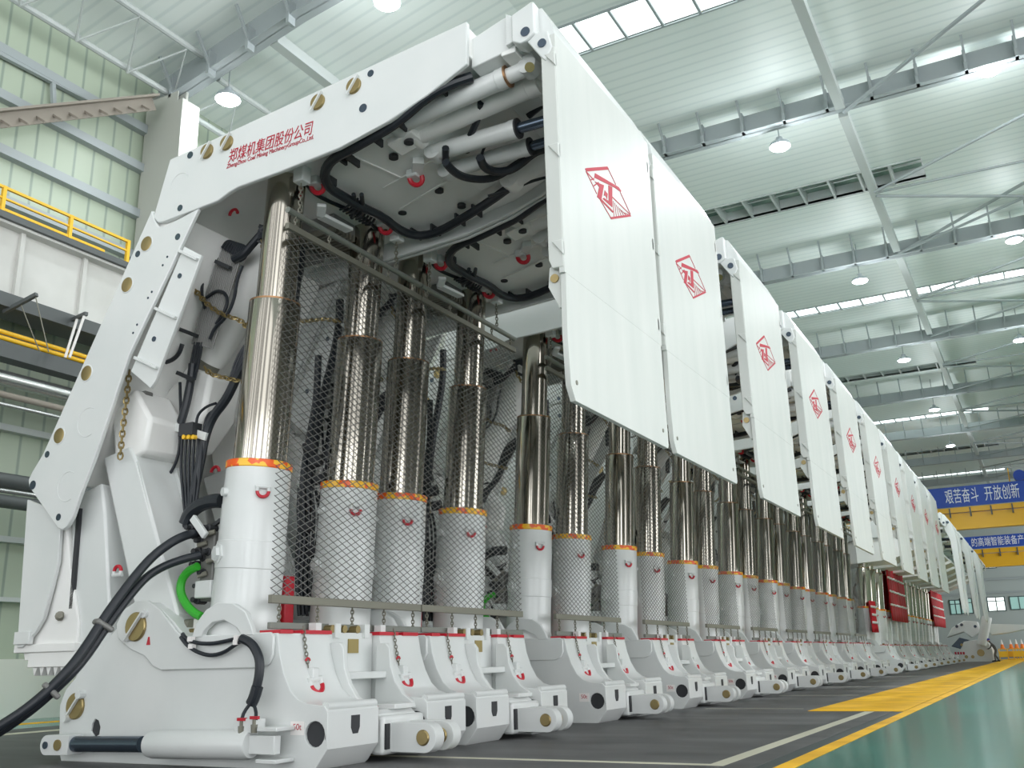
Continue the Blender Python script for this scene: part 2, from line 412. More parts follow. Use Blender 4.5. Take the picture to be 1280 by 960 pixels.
# eave truss and raking strut at the left wall
mb = MB().tube([(-19.7, 2, 16.55), (-19.7, 16.4, 16.75)], .09, 8).tube([(-18.4, 2, 17.3), (-18.4, 16.4, 17.5)], .09, 8)
for i in range(9):
    mb.tube([(-19.7, 2.2+i*1.6, 16.6), (-18.4, 3.0+i*1.6, 17.35), (-19.7, 3.8+i*1.6, 16.6)], .035, 6)
mb.tube([(-19.7, 17.2, 16.5), (-19.7, 29.6, 16.5)], .09, 8).tube([(-18.6, 17.2, 17.3), (-18.6, 29.6, 17.3)], .09, 8)
for i in range(8): mb.tube([(-19.7, 17.3+i*1.5, 16.55), (-18.6, 18.0+i*1.5, 17.3), (-19.7, 18.8+i*1.5, 16.55)], .035, 6)
trim(mb, 'beaml')
a, b = onx(0, 140, -19.6), onx(192, 121, -19.6)
a = a + (a-b)*.4
mb = MB().bar(a, b, .5, .06).bar(a+V((0, 0, -.2)), b+V((0, 0, -.2)), .06, .4)
for i in range(14):
    p = a.lerp(b, i/14); mb.bar(p+V((-.25, 0, -.02)), p+V((.3, .1, -.42)), .05, .05)
trim(mb, 'brown')
trim(MB().bar(onx(-20, 55, XW+.15), onx(190, 165, XW+.15), .12, .2).bar(onx(66, 100, XW+.15), onx(67, 130, XW+.15), .1, .1), 'beam')
# far end wall
fw = MB()
struct(MB().box(XW, 26, YEND, YEND+.4, 0, ROOF), 'wall_far', 'farwall')
struct(MB().box(XW, 26, YEND-.2, YEND, 9.2, 9.5).box(XW, 26, YEND-.2, YEND, 7.6, 7.8), 'trim_far', 'beam')
def far_window(i, u0, v0, u1, v1, cols, rows, m, split=None):
    a, b = ony(u0, v1, YEND-.1), ony(u1, v0, YEND-.1)
    x0, x1 = a.x, b.x; z0, z1 = a.z, b.z
    fr = MB(); pn = MB().box(x0, x1, YEND-.06, YEND-.02, z0, z1)
    for j in range(cols+1): x = x0+(x1-x0)*j/cols; fr.box(x-.06, x+.06, YEND-.14, YEND-.02, z0, z1)
    for z in ([z0, z1] + ([z0+(z1-z0)*.72] if rows > 1 else [])): fr.box(x0-.06, x1+.06, YEND-.14, YEND-.02, z-.05, z+.05)
    f = struct(fr, 'window_%d' % i, 'wframe'); pn.build('pane', m, f)
far_window(20, 1189, 750, 1200, 768, 2, 2, 'windim'); far_window(21, 1202, 748, 1214, 767, 2, 2, 'windim')
far_window(22, 1236, 746, 1255, 764, 2, 2, 'winday'); far_window(23, 1264, 745, 1284, 762, 2, 1, 'windim')
far_window(24, 1184, 704, 1204, 715, 2, 1, 'winday'); far_window(25, 1207, 701, 1244, 712, 4, 1, 'winday'); far_window(26, 1154, 760, 1164, 774, 1, 2, 'winday')
far_window(27, 1040, 660, 1075, 690, 4, 2, 'winday'); far_window(28, 1090, 650, 1110, 680, 3, 2, 'winday')

# crane runway, walkway and pipes along the left wall
XG = -18.6
mb = MB().box(XG-.06, XG, -4, 16.3, 8.75, 10.3).box(XG-.4, XG+.25, -4, 16.3, 10.3, 10.36)
for y in (7.2, 10.1, 11.9, 13.5, 15.3): mb.box(XG-.02, XG+.1, y-.05, y+.05, 8.75, 10.3)
struct(mb, 'trim_crane_runway', 'concrete')
struct(MB().box(XG-.5, XG+.3, -4, 16.3, 8.45, 8.75), 'trim_runway_flange', 'darksteel')
struct(MB().box(-20.3, XG+.35, -4, 16.3, 10.36, 10.5), 'trim_walkway', 'darksteel')
t = thing('guard_railing', (XG+.3, 10, 10.5), 'yellow tubular guard railing along the raised walkway on the left wall', 'railing')
xr = XG+.3
MB().box(xr-.03, xr+.03, 2, 14.5, 11.02, 11.08).build('top_rail', 'yellow', t)
MB().box(xr-.025, xr+.025, 2, 14.5, 10.78, 10.82).build('middle_rail', 'yellow', t)
MB().box(xr-.025, xr+.025, 2, 13.8, 10.52, 10.58).build('kick_rail', 'yellow', t)
for y in (8.0, 9.6, 11.2, 12.85, 14.45): MB().box(xr-.04, xr+.04, y-.04, y+.04, 10.5, 11.08).build('post', 'yellow', t)
ORG = V((0, 0, 0))
for z, lab in ((7.98, 'upper yellow conduit of the pair under the crane runway'), (7.85, 'lower yellow conduit of the pair under the crane runway')):
    solo(MB().cyl((XG, 2, z+.02), (XG, 16.2, z), .05, n=10), 'conduit', 'yellow', lab, 'pipe', 'yellow conduits under the crane runway')
struct(MB().box(XG-.3, XG+.1, -4, 16.3, 7.42, 7.76), 'trim_service_beam', 'darksteel')
solo(MB().cyl((XG-.3, 0, 7.12), (XG-.3, 16.2, 7.08), .17, n=16), 'duct', 'duct', 'thick bright silver duct running below the dark service beam', 'duct')
solo(MB().cyl((XG-.2, 0, 6.72), (XG-.2, 16.2, 6.70), .07, n=12), 'pipe', 'brown', 'thin brown pipe just below the silver duct', 'pipe')
solo(MB().cyl((XG-.2, 0, 6.5), (XG-.2, 16.2, 6.49), .05, n=12), 'pipe', 'duct', 'thin silver pipe under the brown pipe on the left wall', 'pipe')
solo(MB().cyl((XG, 0, 4.85), (XG, 16.2, 4.85), .16, n=14), 'pipe', 'darksteel', 'upper thick dark pipe of the two low on the left wall', 'pipe')
solo(MB().cyl((XG, 0, 4.42), (XG, 16.2, 4.42), .14, n=14), 'pipe', 'darksteel', 'lower thick dark pipe of the two low on the left wall', 'pipe')
solo(MB().cyl((XG+.05, 0, 4.63), (XG+.05, 16.2, 4.63), .05, n=14), 'pipe', 'duct', 'bright thin pipe between the two thick dark wall pipes', 'pipe')
# hangers under the runway
for i, (u0, v0, u1, v1, ud, vd, lab) in enumerate(((5, 390, 46, 368, 62, 440, 'left hanger arm with thin wires under the crane runway'), (86, 402, 108, 392, 88, 447, 'right hanger arm with white strap rods under the crane runway'))):
    a, b = onx(u0, v0, XG+.1), onx(u1, v1, XG+.9)
    t = thing('hanger_arm', tuple(b), lab, 'bracket', 'hanger arms under the crane runway')
    MB().bar(a, b, .08, .08).build('arm', 'darksteel', t)
    for q in ((u0+u1)/2, u1-2):
        p = a.lerp(b, (q-u0)/(u1-u0)); e = onx(ud-(u1-q)*.6, vd, p.x)
        MB().tube([p, e], .03 if i else .012, 6).build('rod', 'band' if i else 'steel', t)
    ORG = V((0, 0, 0))

# high bay lamps: hood, rod and lens, with its own light
def lamp(u, v, y, label, group='high bay lamps hung under the roof', power=LAMP_W, r=.36, p=None):
    p = p or ony(u, v, y)
    t = thing('high_bay_lamp', tuple(p), label, 'lamp', group)
    MB().lathe(p+V((0, 0, -.02)), p+V((0, 0, .34)), [(0, r), (.35, r*.92), (.7, r*.35), (1, r*.3)], 20).build('hood', 'hood', t)
    MB().lathe(p+V((0, 0, -.10)), p+V((0, 0, -.02)), [(0, r*.5), (.5, r*.85), (1, r*.96)], 20).build('lens', 'lens', t)
    MB().tube([p+V((0, 0, .3)), V((p.x, p.y, roof_z(p.x)))], .02, 6).build('rod', 'beam', t)
    l = bpy.data.lights.new('lamp_light', 'SPOT'); l.spot_size = math.radians(150); l.spot_blend = .5; l.energy = power; l.color = (.92, .97, 1); l.shadow_soft_size = .34
    lo = bpy.data.objects.new('lamp_light', l); COL.objects.link(lo); lo.parent = t; lo.location = (0, 0, -.5)
    l2 = bpy.data.lights.new('lamp_glow', 'POINT'); l2.energy = power*.17; l2.color = (.92, .97, 1); l2.shadow_soft_size = .34
    lo2 = bpy.data.objects.new('lamp_glow', l2); COL.objects.link(lo2); lo2.parent = t; lo2.location = (0, 0, -.6)
    global ORG
    ORG = V((0, 0, 0))
lamp(285, 124, 17.2, 'bright round lamp hanging beside the column, above the red lettering', power=LAMP_W*.16)
lamp(484, 3, 17.4, 'bright round lamp at the top edge above the white canopy side plate', power=LAMP_W*.5)
lamp(975, 183, 30.6, 'bright round lamp on a short rod below the nearest full roof beam')
lamp(1237, 88, 30.6, 'lamp glaring high on the nearest roof beam near the top corner')
lamp(1075, 351, 44.2, 'lamp below the second roof beam, over the third hanging panel')
lamp(1268, 300, 44.2, 'lamp below the second roof beam near the image edge')
lamp(1130, 450, 57.8, 'lamp below the third roof beam, over the fifth hanging panel')
lamp(1275, 425, 57.8, 'lamp below the third roof beam near the image edge')
lamp(1168, 512, 71.3, 'lamp below the fourth roof beam')
lamp(1188, 557, 85, 'small far lamp above the blue banner')
for y in (3.5,):
    for x in (-5.2, 3.):
        lamp(0, 0, 0, 'lamp under the roof above the camera, outside the picture', p=V((x, y, 17.4)), power=LAMP_W*.3)
for y in (17.4,):
    lamp(0, 0, 0, 'lamp of the first beam, outside the picture to the right', p=V((2.2, y, 17.4)), power=LAMP_W*.4)

# overhead cranes with banners
def crane(y, px, banner, label, blabel, bt, extra=0):
    tl, tr, br, bl = px
    z1 = ony(*tl, y).z; z0 = ony(*bl, y).z; x0 = ony(*tl, y).x - 6; x1 = 20
    t = thing('overhead_crane', (0, y, z0-1.6), label, 'crane', 'overhead cranes across the hall')
    MB().box(x0, x1, y-.5, y+.4, z0-2.0-extra, z0-.55).build('girder', 'crane', t)
    MB().box(x0, x1, y-.75, y-.3, z0-.5, z0-.05).build('walkway', 'crane', t)
    for i in range(18): MB().box(x0+i*1.7, x0+i*1.7+.12, y-.8, y-.3, z0-.9, z0-.1).build('walkway_bracket', 'darksteel', t)
    MB().box(XW+1, x0+1, y-.6, y+.5, z0-1.9, z0-.3).build('end_carriage', 'crane', t)
    global ORG
    ORG = V((0, 0, 0))
    b = thing('banner', (0, y-.82, z0), blabel, 'banner', 'slogan banners on the cranes')
    MB().box(x0, x1, y-.86, y-.8, z0, z1).build('cloth', 'blue', b)
    for txt, ua, ub in bt:
        xa, xb = ony(ua, tl[1], y-.87).x, ony(ub, tl[1], y-.87).x
        h = z1-z0
        text_mesh(txt, h*.78, .01, 'lettering', 'wtext', b, face_y(xa, y-.88, z0+h*.24), width=xb-xa)
    ORG = V((0, 0, 0))
    return x0, z0, z1
crane(96, ((1171, 612.5), (1280, 601), (1280, 626), (1174, 637)), 1, 'near yellow overhead crane girder carrying the upper blue banner', 'upper blue banner with white slogan hung along the near crane', [('艰苦奋斗', 1180, 1222), ('开放创新', 1230, 1274)])
x0, z0, z1 = crane(118, ((1215, 672), (1280, 663), (1280, 680.5), (1220, 687)), 2, 'far yellow-brown overhead crane girder carrying the lower blue banner', 'lower blue banner with white slogan hung along the far crane', [('的高端智能装备产业', 1213.5, 1288)])
p = ony(1263, 611, 97.2)
t = thing('hoist_trolley', tuple(p), 'yellow hoist trolley with a blue motor on top of the near crane', 'hoist')
mb = MB().box(p.x, p.x+3.4, p.y-.5, p.y+.8, p.z, p.z+.55); mb.bar(p+V((.05, 0, .5)), p+V((.05, 0, 1.9)), .1, .1).bar(p+V((3.3, 0, .5)), p+V((3.3, 0, 1.9)), .1, .1)
mb.build('frame', 'crane', t, .02)
MB().cyl(p+V((.9, -.4, 1.1)), p+V((.9, .7, 1.1)), .5, n=20).build('motor', 'blue', t)
MB().cyl(p+V((2.2, -.3, .9)), p+V((2.2, .7, .9)), .4, n=20).build('drum', 'darksteel', t)
ORG = V((0, 0, 0))

# ------------------------------------------------------------------ the hydraulic roof supports
YC = 9.27
def Y(a): return YC + a
SUP = thing('roof_support', (-8, YC, 0), 'nearest white roof support, the one with red lettering along its canopy side', 'roof support', 'row of tall white roof supports')
def xz(px, y): return [(q.x, q.z) for q in (ony(u, v, y) for u, v in px)]

# --- base: two pontoons, cheek plates, bridge
PONT = [(-6.45, .2), (-6.45, .55), (-6.50, .61), (-6.72, .63), (-6.84, .67), (-6.95, .76), (-7.04, .92), (-7.11, 1.12), (-7.15, 1.34), (-8.45, 1.34), (-8.56, 1.40), (-8.70, 1.52), (-8.9, 1.66), (-9.1, 1.75), (-9.3, 1.75), (-9.48, 1.66), (-9.6, 1.5), (-10.42, .80), (-10.5, .62), (-10.44, .12), (-10.38, 0), (-6.62, 0), (-6.58, .03)]
base = MB().prism([(-7.32, .12), (-7.32, 1.30), (-8.4, 1.30), (-10.2, .85), (-10.3, .12)], Y(-.45), Y(.45)).build('base', 'white', SUP, .02)
def pontoon(y0, y1, near):
    holes = [circ(-6.61, .34, .125, 16)] + [[(-9.84, .27), (-9.77, .30), (-9.76, .38), (-9.80, .45), (-9.86, .47), (-9.90, .42), (-9.91, .33)]]
    p = MB().prism(PONT, y0, y1, holes=holes).build('pontoon', 'white', base, .015)
    MB().cyl((-6.61, y0+.03, .34), (-6.61, y1-.03, .34), .126, n=16).build('hole_shade_core', 'dark', p)  # dark plug painting shade into the round hole
    MB().box(-9.95, -9.7, y0+.02, y1-.02, .2, .5).build('hole_shade_fill', 'dark', p)  # dark box filling the oval hole to paint its shade
    # front notch, a flat dark patch painting its shade
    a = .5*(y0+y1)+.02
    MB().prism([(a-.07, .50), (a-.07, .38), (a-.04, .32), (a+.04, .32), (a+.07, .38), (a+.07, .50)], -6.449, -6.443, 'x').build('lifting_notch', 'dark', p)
    MB().cyl((-6.50, y0+.02, .60), (-6.50, y1-.02, .60), .045, n=12).build('front_lip', 'white', p)
    return p
ponts = [pontoon(Y(-1.32), Y(-.47), 1), pontoon(Y(.47), Y(1.32), 0)]
CHEEK = [(-9.62, 1.42), (-9.5, 1.30), (-9.22, 1.30), (-9.1, 1.16), (-8.95, 1.04), (-8.80, .99), (-7.32, .99), (-7.22, 1.03), (-7.17, 1.12), (-7.17, 1.31), (-7.22, 1.35), (-8.5, 1.35)]
for y0, y1 in ((Y(-1.36), Y(-1.32)), (Y(1.32), Y(1.36))):
    ck = MB().prism([(-9.55, 1.36), (-9.35, 1.24), (-9.1, 1.16), (-8.95, 1.04), (-8.80, .99), (-7.32, .99), (-7.22, 1.03), (-7.17, 1.12), (-7.17, 1.31), (-7.22, 1.35), (-8.5, 1.35), (-8.62, 1.42), (-8.78, 1.56), (-8.9, 1.66), (-9.1, 1.77), (-9.3, 1.77), (-9.5, 1.68), (-9.6, 1.52)], y0, y1).build('cheek_plate', 'white', base, .012)
    # arched guard plate over the cheek
    MB().prism([(-8.35, 1.33), (-8.30, 1.48), (-8.16, 1.62), (-8.0, 1.69), (-7.75, 1.67), (-7.58, 1.58), (-7.48, 1.42), (-7.44, 1.33), (-7.62, 1.33), (-7.7, 1.42), (-7.88, 1.50), (-8.06, 1.48), (-8.17, 1.40), (-8.2, 1.33)], y0-.01, y1+.02).build('arch_plate', 'white', ck, .01)
def keeper_pin(x, z, y, r, parent, name='pin', side=-1, ang=50, gap=0):
    p = MB().lathe((x, y+.03, z), (x, y+.026*side, z), [(0, r), (.8, r), (1, r*.93)], 24).build(name, 'gold', parent)
    c, s_ = math.cos(math.radians(ang)), math.sin(math.radians(ang))
    MB().bar((x-c*r*1.25, y+.035*side, z-s_*r*1.25), (x+c*r*1.25, y+.035*side, z+s_*r*1.25), .02, r*.36, (0, 1, 0)).build('keeper_bar', 'white', p)
    return p
keeper_pin(-9.25, 1.48, Y(-1.365), .165, base); keeper_pin(-10.21, .61, Y(-1.325), .15, base)
for x, z in ((-9.38, 1.36), (-9.12, 1.62), (-10.32, .48), (-10.1, .74)): MB().cyl((x, Y(-1.4), z), (x, Y(-1.3), z), .05, n=10).build('pin_boss', 'white', base)
# inner ribs, bridge, brass plaque, red gasket strips, bolts
for a, b in ((-.47, -.40), (.40, .47)):
    MB().prism([(-6.62, .58), (-6.75, .66), (-6.86, .80), (-6.93, .98), (-6.95, 1.18), (-7.0, 1.24), (-7.14, 1.24), (-7.16, .5), (-6.6, .5)], Y(a), Y(b)).build('inner_rib', 'white', base, .01)
MB().box(-7.25, -6.98, Y(-.40), Y(.40), .84, .92).build('bridge', 'white', base, .01)
MB().box(-7.32, -7.24, Y(-.45), Y(.45), .3, 1.36).build('cross_plate', 'white', base)
MB().box(-7.25, -7.225, Y(-.02), Y(.17), 1.13, 1.29).build('plaque', 'plaque', base)
MB().box(-7.26, -7.22, Y(-.02), Y(.06), .55, .70).build('slot', 'plaque', base)
for a, b in ((-1.30, -1.10), (-.95, -.45), (.45, .85), (.95, 1.28)):
    MB().box(-7.42, -7.13, Y(a), Y(b), 1.335, 1.375).build('gasket_strip', 'red', base)
for a in (-.32, -.1, .15, .33):
    MB().cyl((-7.45, Y(a), 1.40), (-7.22, Y(a), 1.40), .045, n=10).build('bolt', 'gold', base)
for a in (-.6, -.25, .3, .62): MB().box(-7.30, -7.2, Y(a)-.05, Y(a)+.05, 1.3, 1.46).build('lug', 'white', base)
# shackles on the sloping toes
def shackle(c, e1, e2, R, r, parent, up=True):
    c, e1, e2 = V(c), V(e1).normalized(), V(e2).normalized()
    s_ = MB().arc(c, e1, e2, R, 0, -PI, r, 8, 14).build('shackle', 'red', parent)
    mb = MB()
    for k in (-1, 1): mb.tube([c+e1*(R*k), c+e1*(R*k)+e2*(R*.75)], r*1.05, 8)
    mb.tube([c+e1*(-R*1.35)+e2*(R*.75), c+e1*(R*1.35)+e2*(R*.75)], r*1.1, 8)
    mb.build('shackle_pin', 'white', s_)
    return s_
for a, p in ((-.88, ponts[0]), (.80, ponts[1])):
    shackle((-6.97, Y(a), .80), (0, 1, .12), (-.45, 0, .9), .085, .027, p)
    MB().box(-7.12, -6.98, Y(a)-.05, Y(a)+.05, .83, .98).build('padeye', 'white', p, .01)
    MB().chain([(-7.14, Y(a-.05), 1.42), (-7.10, Y(a-.05), 1.2), (-7.05, Y(a-.05), .98)], .055, .006).build('chain', 'steel', p)
    MB().arc((-7.06, Y(a-.05), 1.05), (0, 1, 0), (0, 0, 1), .03, 0, PI, .012, 6, 8).build('chain_hook', 'red', p)
def base_text(txt, x, z, size, parent, m='logo'):
    MB().box(x-.03, x+size*1.7, Y(-1.326), Y(-1.319), z-.05, z+size*.95).build('label_plate', 'band', parent)
    return text_mesh(txt, size, .001, 'label_text', m, parent, face_y(x, Y(-1.328), z))
base_text('50t', -6.89, .38, .085, ponts[0]); 
MB().prism([(-9.06, 1.27), (-9.0, 1.27), (-9.02, 1.36), (-9.04, 1.36)], Y(-1.366), Y(-1.36)).build('warning_mark', 'red', base)
# relay bar with forked end
rl = MB().prism([(-6.52, .08), (-6.52, .46), (-6.6, .52), (-7.3, .52), (-7.3, .08)], Y(-.36), Y(.36)).build('relay_bar', 'white', SUP, .03)
MB().box(-6.62, -6.44, Y(-.40), Y(.40), .06, .46).build('collar', 'white', rl, .04)
MB().box(-6.75, -6.5, Y(-.1), Y(.3), .515, .57).build('sensor_tray', 'white', rl, .01)
MB().box(-6.80, -6.62, Y(-.39), Y(-.25), .52, .555).build('red_tag', 'red', rl)
for a, b in ((-.25, -.08), (.10, .26)):
    tg = MB().prism([(-6.5, .085)] + arcpts(-6.02, .235, .155, -90, 90, 12) + [(-6.5, .385)], Y(a), Y(b)).build('fork_tongue', 'white', rl, .02)
    MB().lathe((-6.03, Y(a-.02), .235), (-6.03, Y(b+.02), .235), [(0, .07), (.06, .082), (.94, .082), (1, .07)], 20).build('pin', 'gold', tg)
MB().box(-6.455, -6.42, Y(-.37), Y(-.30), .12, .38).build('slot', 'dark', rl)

# --- legs
def leg(yl):
    y = Y(yl)
    def A(z): return V((-8.08+ .062*(z-1.3), y, z))       # leaning axis
    p0, p1 = A(1.3), A(3.24); L = 3.24-1.3
    lg = MB().lathe(p0, p1, [(0, .42), (.05, .42), (.10, .392), (.40, .387), (.405, .394), (.56, .394), (.565, .384), (.78, .384), (.785, .379), (1, .377)], 40).build('leg', 'white', SUP)
    MB().lathe(A(3.235), A(3.33), [(0, .380), (.1, .388), (.9, .388), (1, .372)], 40).build('reflective_band', 'tape', lg)
    MB().lathe(A(3.30), A(5.33), [(0, .315), (.985, .315), (1, .30)], 40).build('middle_stage', 'chrome', lg)
    MB().lathe(A(5.30), A(5.345), [(0, .312), (.6, .312), (1, .24)], 40).build('stage_ring', 'copper', lg)
    MB().lathe(A(5.33), A(7.12), [(0, .24), (1, .24)], 40).build('upper_stage', 'chrome', lg)
    q = A(2.25); d = V((-.42, -.9, 0)).normalized()
    MB().lathe(q+d*.36, q+d*.44, [(0, .13), (.5, .13), (.55, .09), (1, .085)], 6).build('port_boss', 'white', lg)
    q = A(2.95); d2 = V((-.35, -.93, 0)).normalized()
    MB().cyl(q+d2*.36, q+d2*.43, .05, n=10).build('vent_plug', 'white', lg)
    q = A(2.93); d3 = V((.80, -.6, 0)).normalized()
    shackle(q+d3*.40, (.6, .8, 0), (0, 0, 1), .065, .02, lg)
    return lg
legs = [leg(-.86), leg(.86)]

# --- canopy
CAN = [(-9.27, 7.47), (-4.67, 7.86), (-4.68, 7.32), (-5.2, 7.1), (-5.71, 6.94), (-6.45, 6.80), (-7.33, 6.75), (-8.01, 6.73), (-8.15, 6.70), (-8.34, 6.63), (-9.30, 6.58), (-9.40, 6.60), (-9.49, 6.70)]
can = MB().prism([(-9.35, 7.40), (-4.68, 7.82), (-4.68, 7.46), (-5.6, 7.12), (-6.4, 7.0), (-8.75, 6.98), (-9.2, 6.85), (-9.45, 6.72)], Y(-1.37), Y(1.37)).build('canopy', 'inner', SUP, .01)
sp_ = []
for a, b in ((-1.43, -1.37), (1.37, 1.43)):
    o = MB().prism(CAN, Y(a), Y(b)).build('side_plate', 'white', can, .012); sp_.append(o)
for x, z in ((-8.58, 7.39), (-8.24, 7.41), (-6.77, 7.52), (-6.23, 7.56)): keeper_pin(x, z, Y(-1.432), .105, can, ang=55)
mb = MB()
for x, z, r in ((-8.89, 7.43, .05), (-6.09, 7.22, .055), (-5.99, 7.65, .045), (-9.0, 6.70, .045)): mb.cyl((x, Y(-1.436), z), (x, Y(-1.42), z), r, n=16)
mb.build('plug', 'rod', can)
MB().arc((-9.04, Y(-1.43), 7.05), (1, 0, 0), (0, 0, 1), .16, math.radians(30), math.radians(190), .007, 6, 20).build('weld_seam', 'white', can)
# writing on the side plate
text_mesh('郑煤机集团股份公司', .205, .002, 'chinese_lettering', 'logo', can, face_y(-8.20, Y(-1.434), 7.125), shear=.22, width=1.37)
text_mesh('ZhengZhou Coal Mining MachineryGroupCo.,Ltd.', .085, .002, 'english_lettering', 'logo', can, face_y(-8.22, Y(-1.434), 7.04), shear=.2, width=1.40)
# extension box and tip
ext = MB().prism([(-4.70, 7.72), (-4.27, 7.84), (-4.12, 7.78), (-4.11, 7.42), (-4.70, 7.34)], Y(-1.30), Y(1.30)).build('extension_beam', 'white', can, .015)
for a, b in ((-1.36, -1.30), (1.30, 1.36)): MB().prism([(-4.22, 7.83), (-4.12, 7.76), (-4.12, 7.45), (-4.22, 7.42)], Y(a), Y(b)).build('end_plate', 'white', ext, .01)
MB().box(-4.32, -4.14, Y(-1.3), Y(1.3), 7.36, 7.42).build('lower_lip', 'inner', ext, .01)
hb = MB().prism([(-4.06, 7.44), (-4.06, 7.70), (-3.90, 7.80), (-3.80, 7.78), (-3.68, 7.52), (-3.66, 7.38), (-3.80, 7.40)], Y(-1.30), Y(1.38)).build('tip_beam', 'white', can, .015)
for a in (-1.42, 1.22):
    lug = MB().prism([(-4.12, 7.40), (-4.12, 7.73), (-3.88, 7.81), (-3.84, 7.80), (-3.84, 7.42), (-3.92, 7.36), (-4.02, 7.34)], Y(a), Y(a+.20)).build('hinge_lug', 'white', hb, .015)
    MB().cyl((-3.95, Y(a-.012), 7.46), (-3.95, Y(a+.21), 7.46), .055, n=16).build('pin', 'rod', lug)
    lug2 = MB().prism([(-3.95, 7.36), (-3.86, 7.42), (-3.70, 7.40), (-3.66, 7.2), (-3.74, 7.05), (-3.80, 7.12)], Y(a+.03), Y(a+.19)).build('guard_lug', 'white', hb, .012)
    MB().cyl((-3.77, Y(a+.015), 7.27), (-3.77, Y(a+.2), 7.27), .05, n=16).build('pin', 'rod', lug2)
for a in (-.9, -.3, .3, .9):
    MB().box(-3.905, -3.79, Y(a)-.12, Y(a)+.12, 7.5, 7.72).build('window_box', 'inner', hb)
# front rams under the canopy
def ram(name, p0, p1, t, R, rr, parent, cap='dark', rodm='rod', bodym='white'):
    p0, p1 = V(p0), V(p1)
    o = MB().lathe(p0, p0.lerp(p1, t), [(0, R), (.92, R), (.925, R*1.08), (1, R*1.08)], 24).build(name, bodym, parent)
    MB().cyl(p0.lerp(p1, t), p0.lerp(p1, t+.012), R*1.12, n=24).build('seal_ring', cap, o)
    MB().cyl(p0.lerp(p1, t-.02), p1, rr, n=20).build('rod', rodm, o)
    d = (p1-p0).normalized()
    MB().cyl(p0+V((0, -R*.8, 0)), p0+V((0, R*.8, 0)), R*1.1, n=20).build('rear_eye', bodym, o)
    MB().cyl(p1+V((0, -R*.7, 0)), p1+V((0, R*.7, 0)), R*.95, n=20).build('rod_eye', bodym, o)
    return o
r1 = ram('tip_ram', ony(497, 156, 8.22), ony(662, 84, 8.22), .84, .115, .09, can, 'copper', 'white')
MB().cyl(ony(662, 84, 8.07), ony(662, 84, 8.09), .055, n=14).build('pin', 'gold', r1)
ram('guard_ram', ony(545, 190, 8.85), ony(720, 140, 8.85), .60, .11, .065, can)
ram('guard_ram', ony(560, 214, 9.25), ony(730, 163, 9.25), .62, .10, .06, can)
ram('extension_ram', ony(520, 168, 8.55), ony(690, 95, 8.55), .9, .14, .09, can, 'inner', 'inner', 'inner')
ram('extension_ram', ony(640, 226, 9.95), ony(730, 170, 9.95), .9, .12, .08, can, 'inner', 'inner', 'inner')
# cross members and boxes on the underside
for u, v, y, sx, sy in ((508, 175, 8.45, .35, .3), (556, 192, 9.1, .32, .5), (606, 222, 9.9, .3, .3)):
    p = ony(u, v, y); zt = 7.5
    MB().prism([(p.x-sx/2, p.z-.1), (p.x+sx*.5, p.z-.02), (p.x+sx*.7, zt), (p.x-sx*.7, zt)], y-sy/2, y+sy/2).build('ram_bracket', 'inner', can, .015)
for u0, v0, u1, v1 in ((430, 190, 500, 222), (480, 235, 560, 190), (500, 262, 580, 213)):
    MB().bar(onz(u0, v0, 6.99), onz(u1, v1, 6.99), .03, .02).build('weld_bead', 'inner', can)
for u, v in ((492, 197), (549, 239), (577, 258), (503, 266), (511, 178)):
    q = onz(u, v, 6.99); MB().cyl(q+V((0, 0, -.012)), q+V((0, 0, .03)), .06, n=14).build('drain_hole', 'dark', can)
def zc(x): return 6.955 if x < -6.4 else 6.955+(x+6.4)*.15 if x < -5.6 else 7.075+(x+5.6)*.36
def under(px, off=0):
    out = []
    for u, v in px:
        z = 6.95
        for _ in range(3): z = zc(onz(u, v, z).x) - off
        out.append(onz(u, v, z))
    return out
hs = MB().tube(under([(590, 96), (560, 106), (534, 121), (505, 146), (486, 160), (466, 171), (440, 186), (420, 196), (408, 208), (405, 223), (413, 236), (430, 246), (452, 259), (480, 272), (497, 286), (512, 293), (530, 295), (550, 289), (580, 272), (612, 252), (645, 228), (668, 203), (690, 186)], .09), .062, 10, 1).build('hose_loop', 'black', can)
MB().tube(under([(383, 230), (392, 241), (405, 249), (428, 259), (445, 266), (460, 276), (470, 287), (484, 289)], .03), .028, 8, 1).build('branch_hose', 'black', hs)
mb = MB()
for u, v in ((425, 195), (441, 198), (470, 172), (500, 152), (447, 263), (520, 291), (545, 286), (575, 273), (596, 262), (412, 222), (551, 107)):
    q = under([(u, v)])[0]; mb.bar(q+V((.0, -.13, -.02)), q+V((0, .13, -.02)), .03, .10)
mb.build('hose_clip', 'dark', hs)
mb = MB().tube(under([(601, 128), (599, 145), (590, 165), (582, 182), (584, 189)], .16), .04, 8, 2)
mb.tube(under([(600, 197), (604, 208), (616, 215), (635, 214), (650, 206), (668, 190), (683, 186)], .4), .055, 8, 2)
mb.tube(under([(557, 203), (566, 214), (580, 222), (603, 225), (622, 221), (645, 206), (664, 194)], .34), .05, 8, 2)
mb.tube(under([(557, 185), (557, 204)], .15), .045, 8)
mb.tube(under([(607, 213), (601, 200), (605, 182), (620, 172), (646, 167)], .22), .018, 8, 2)
mb.tube(under([(610, 245), (640, 237), (665, 226), (690, 220)], .25), .02, 8, 2).tube(under([(660, 145), (672, 135), (684, 126)], .1), .045, 8, 1)
mb.tube(under([(590, 107), (607, 103), (619, 96)], .06), .02, 8, 1)
mb.build('front_hose', 'black', can)
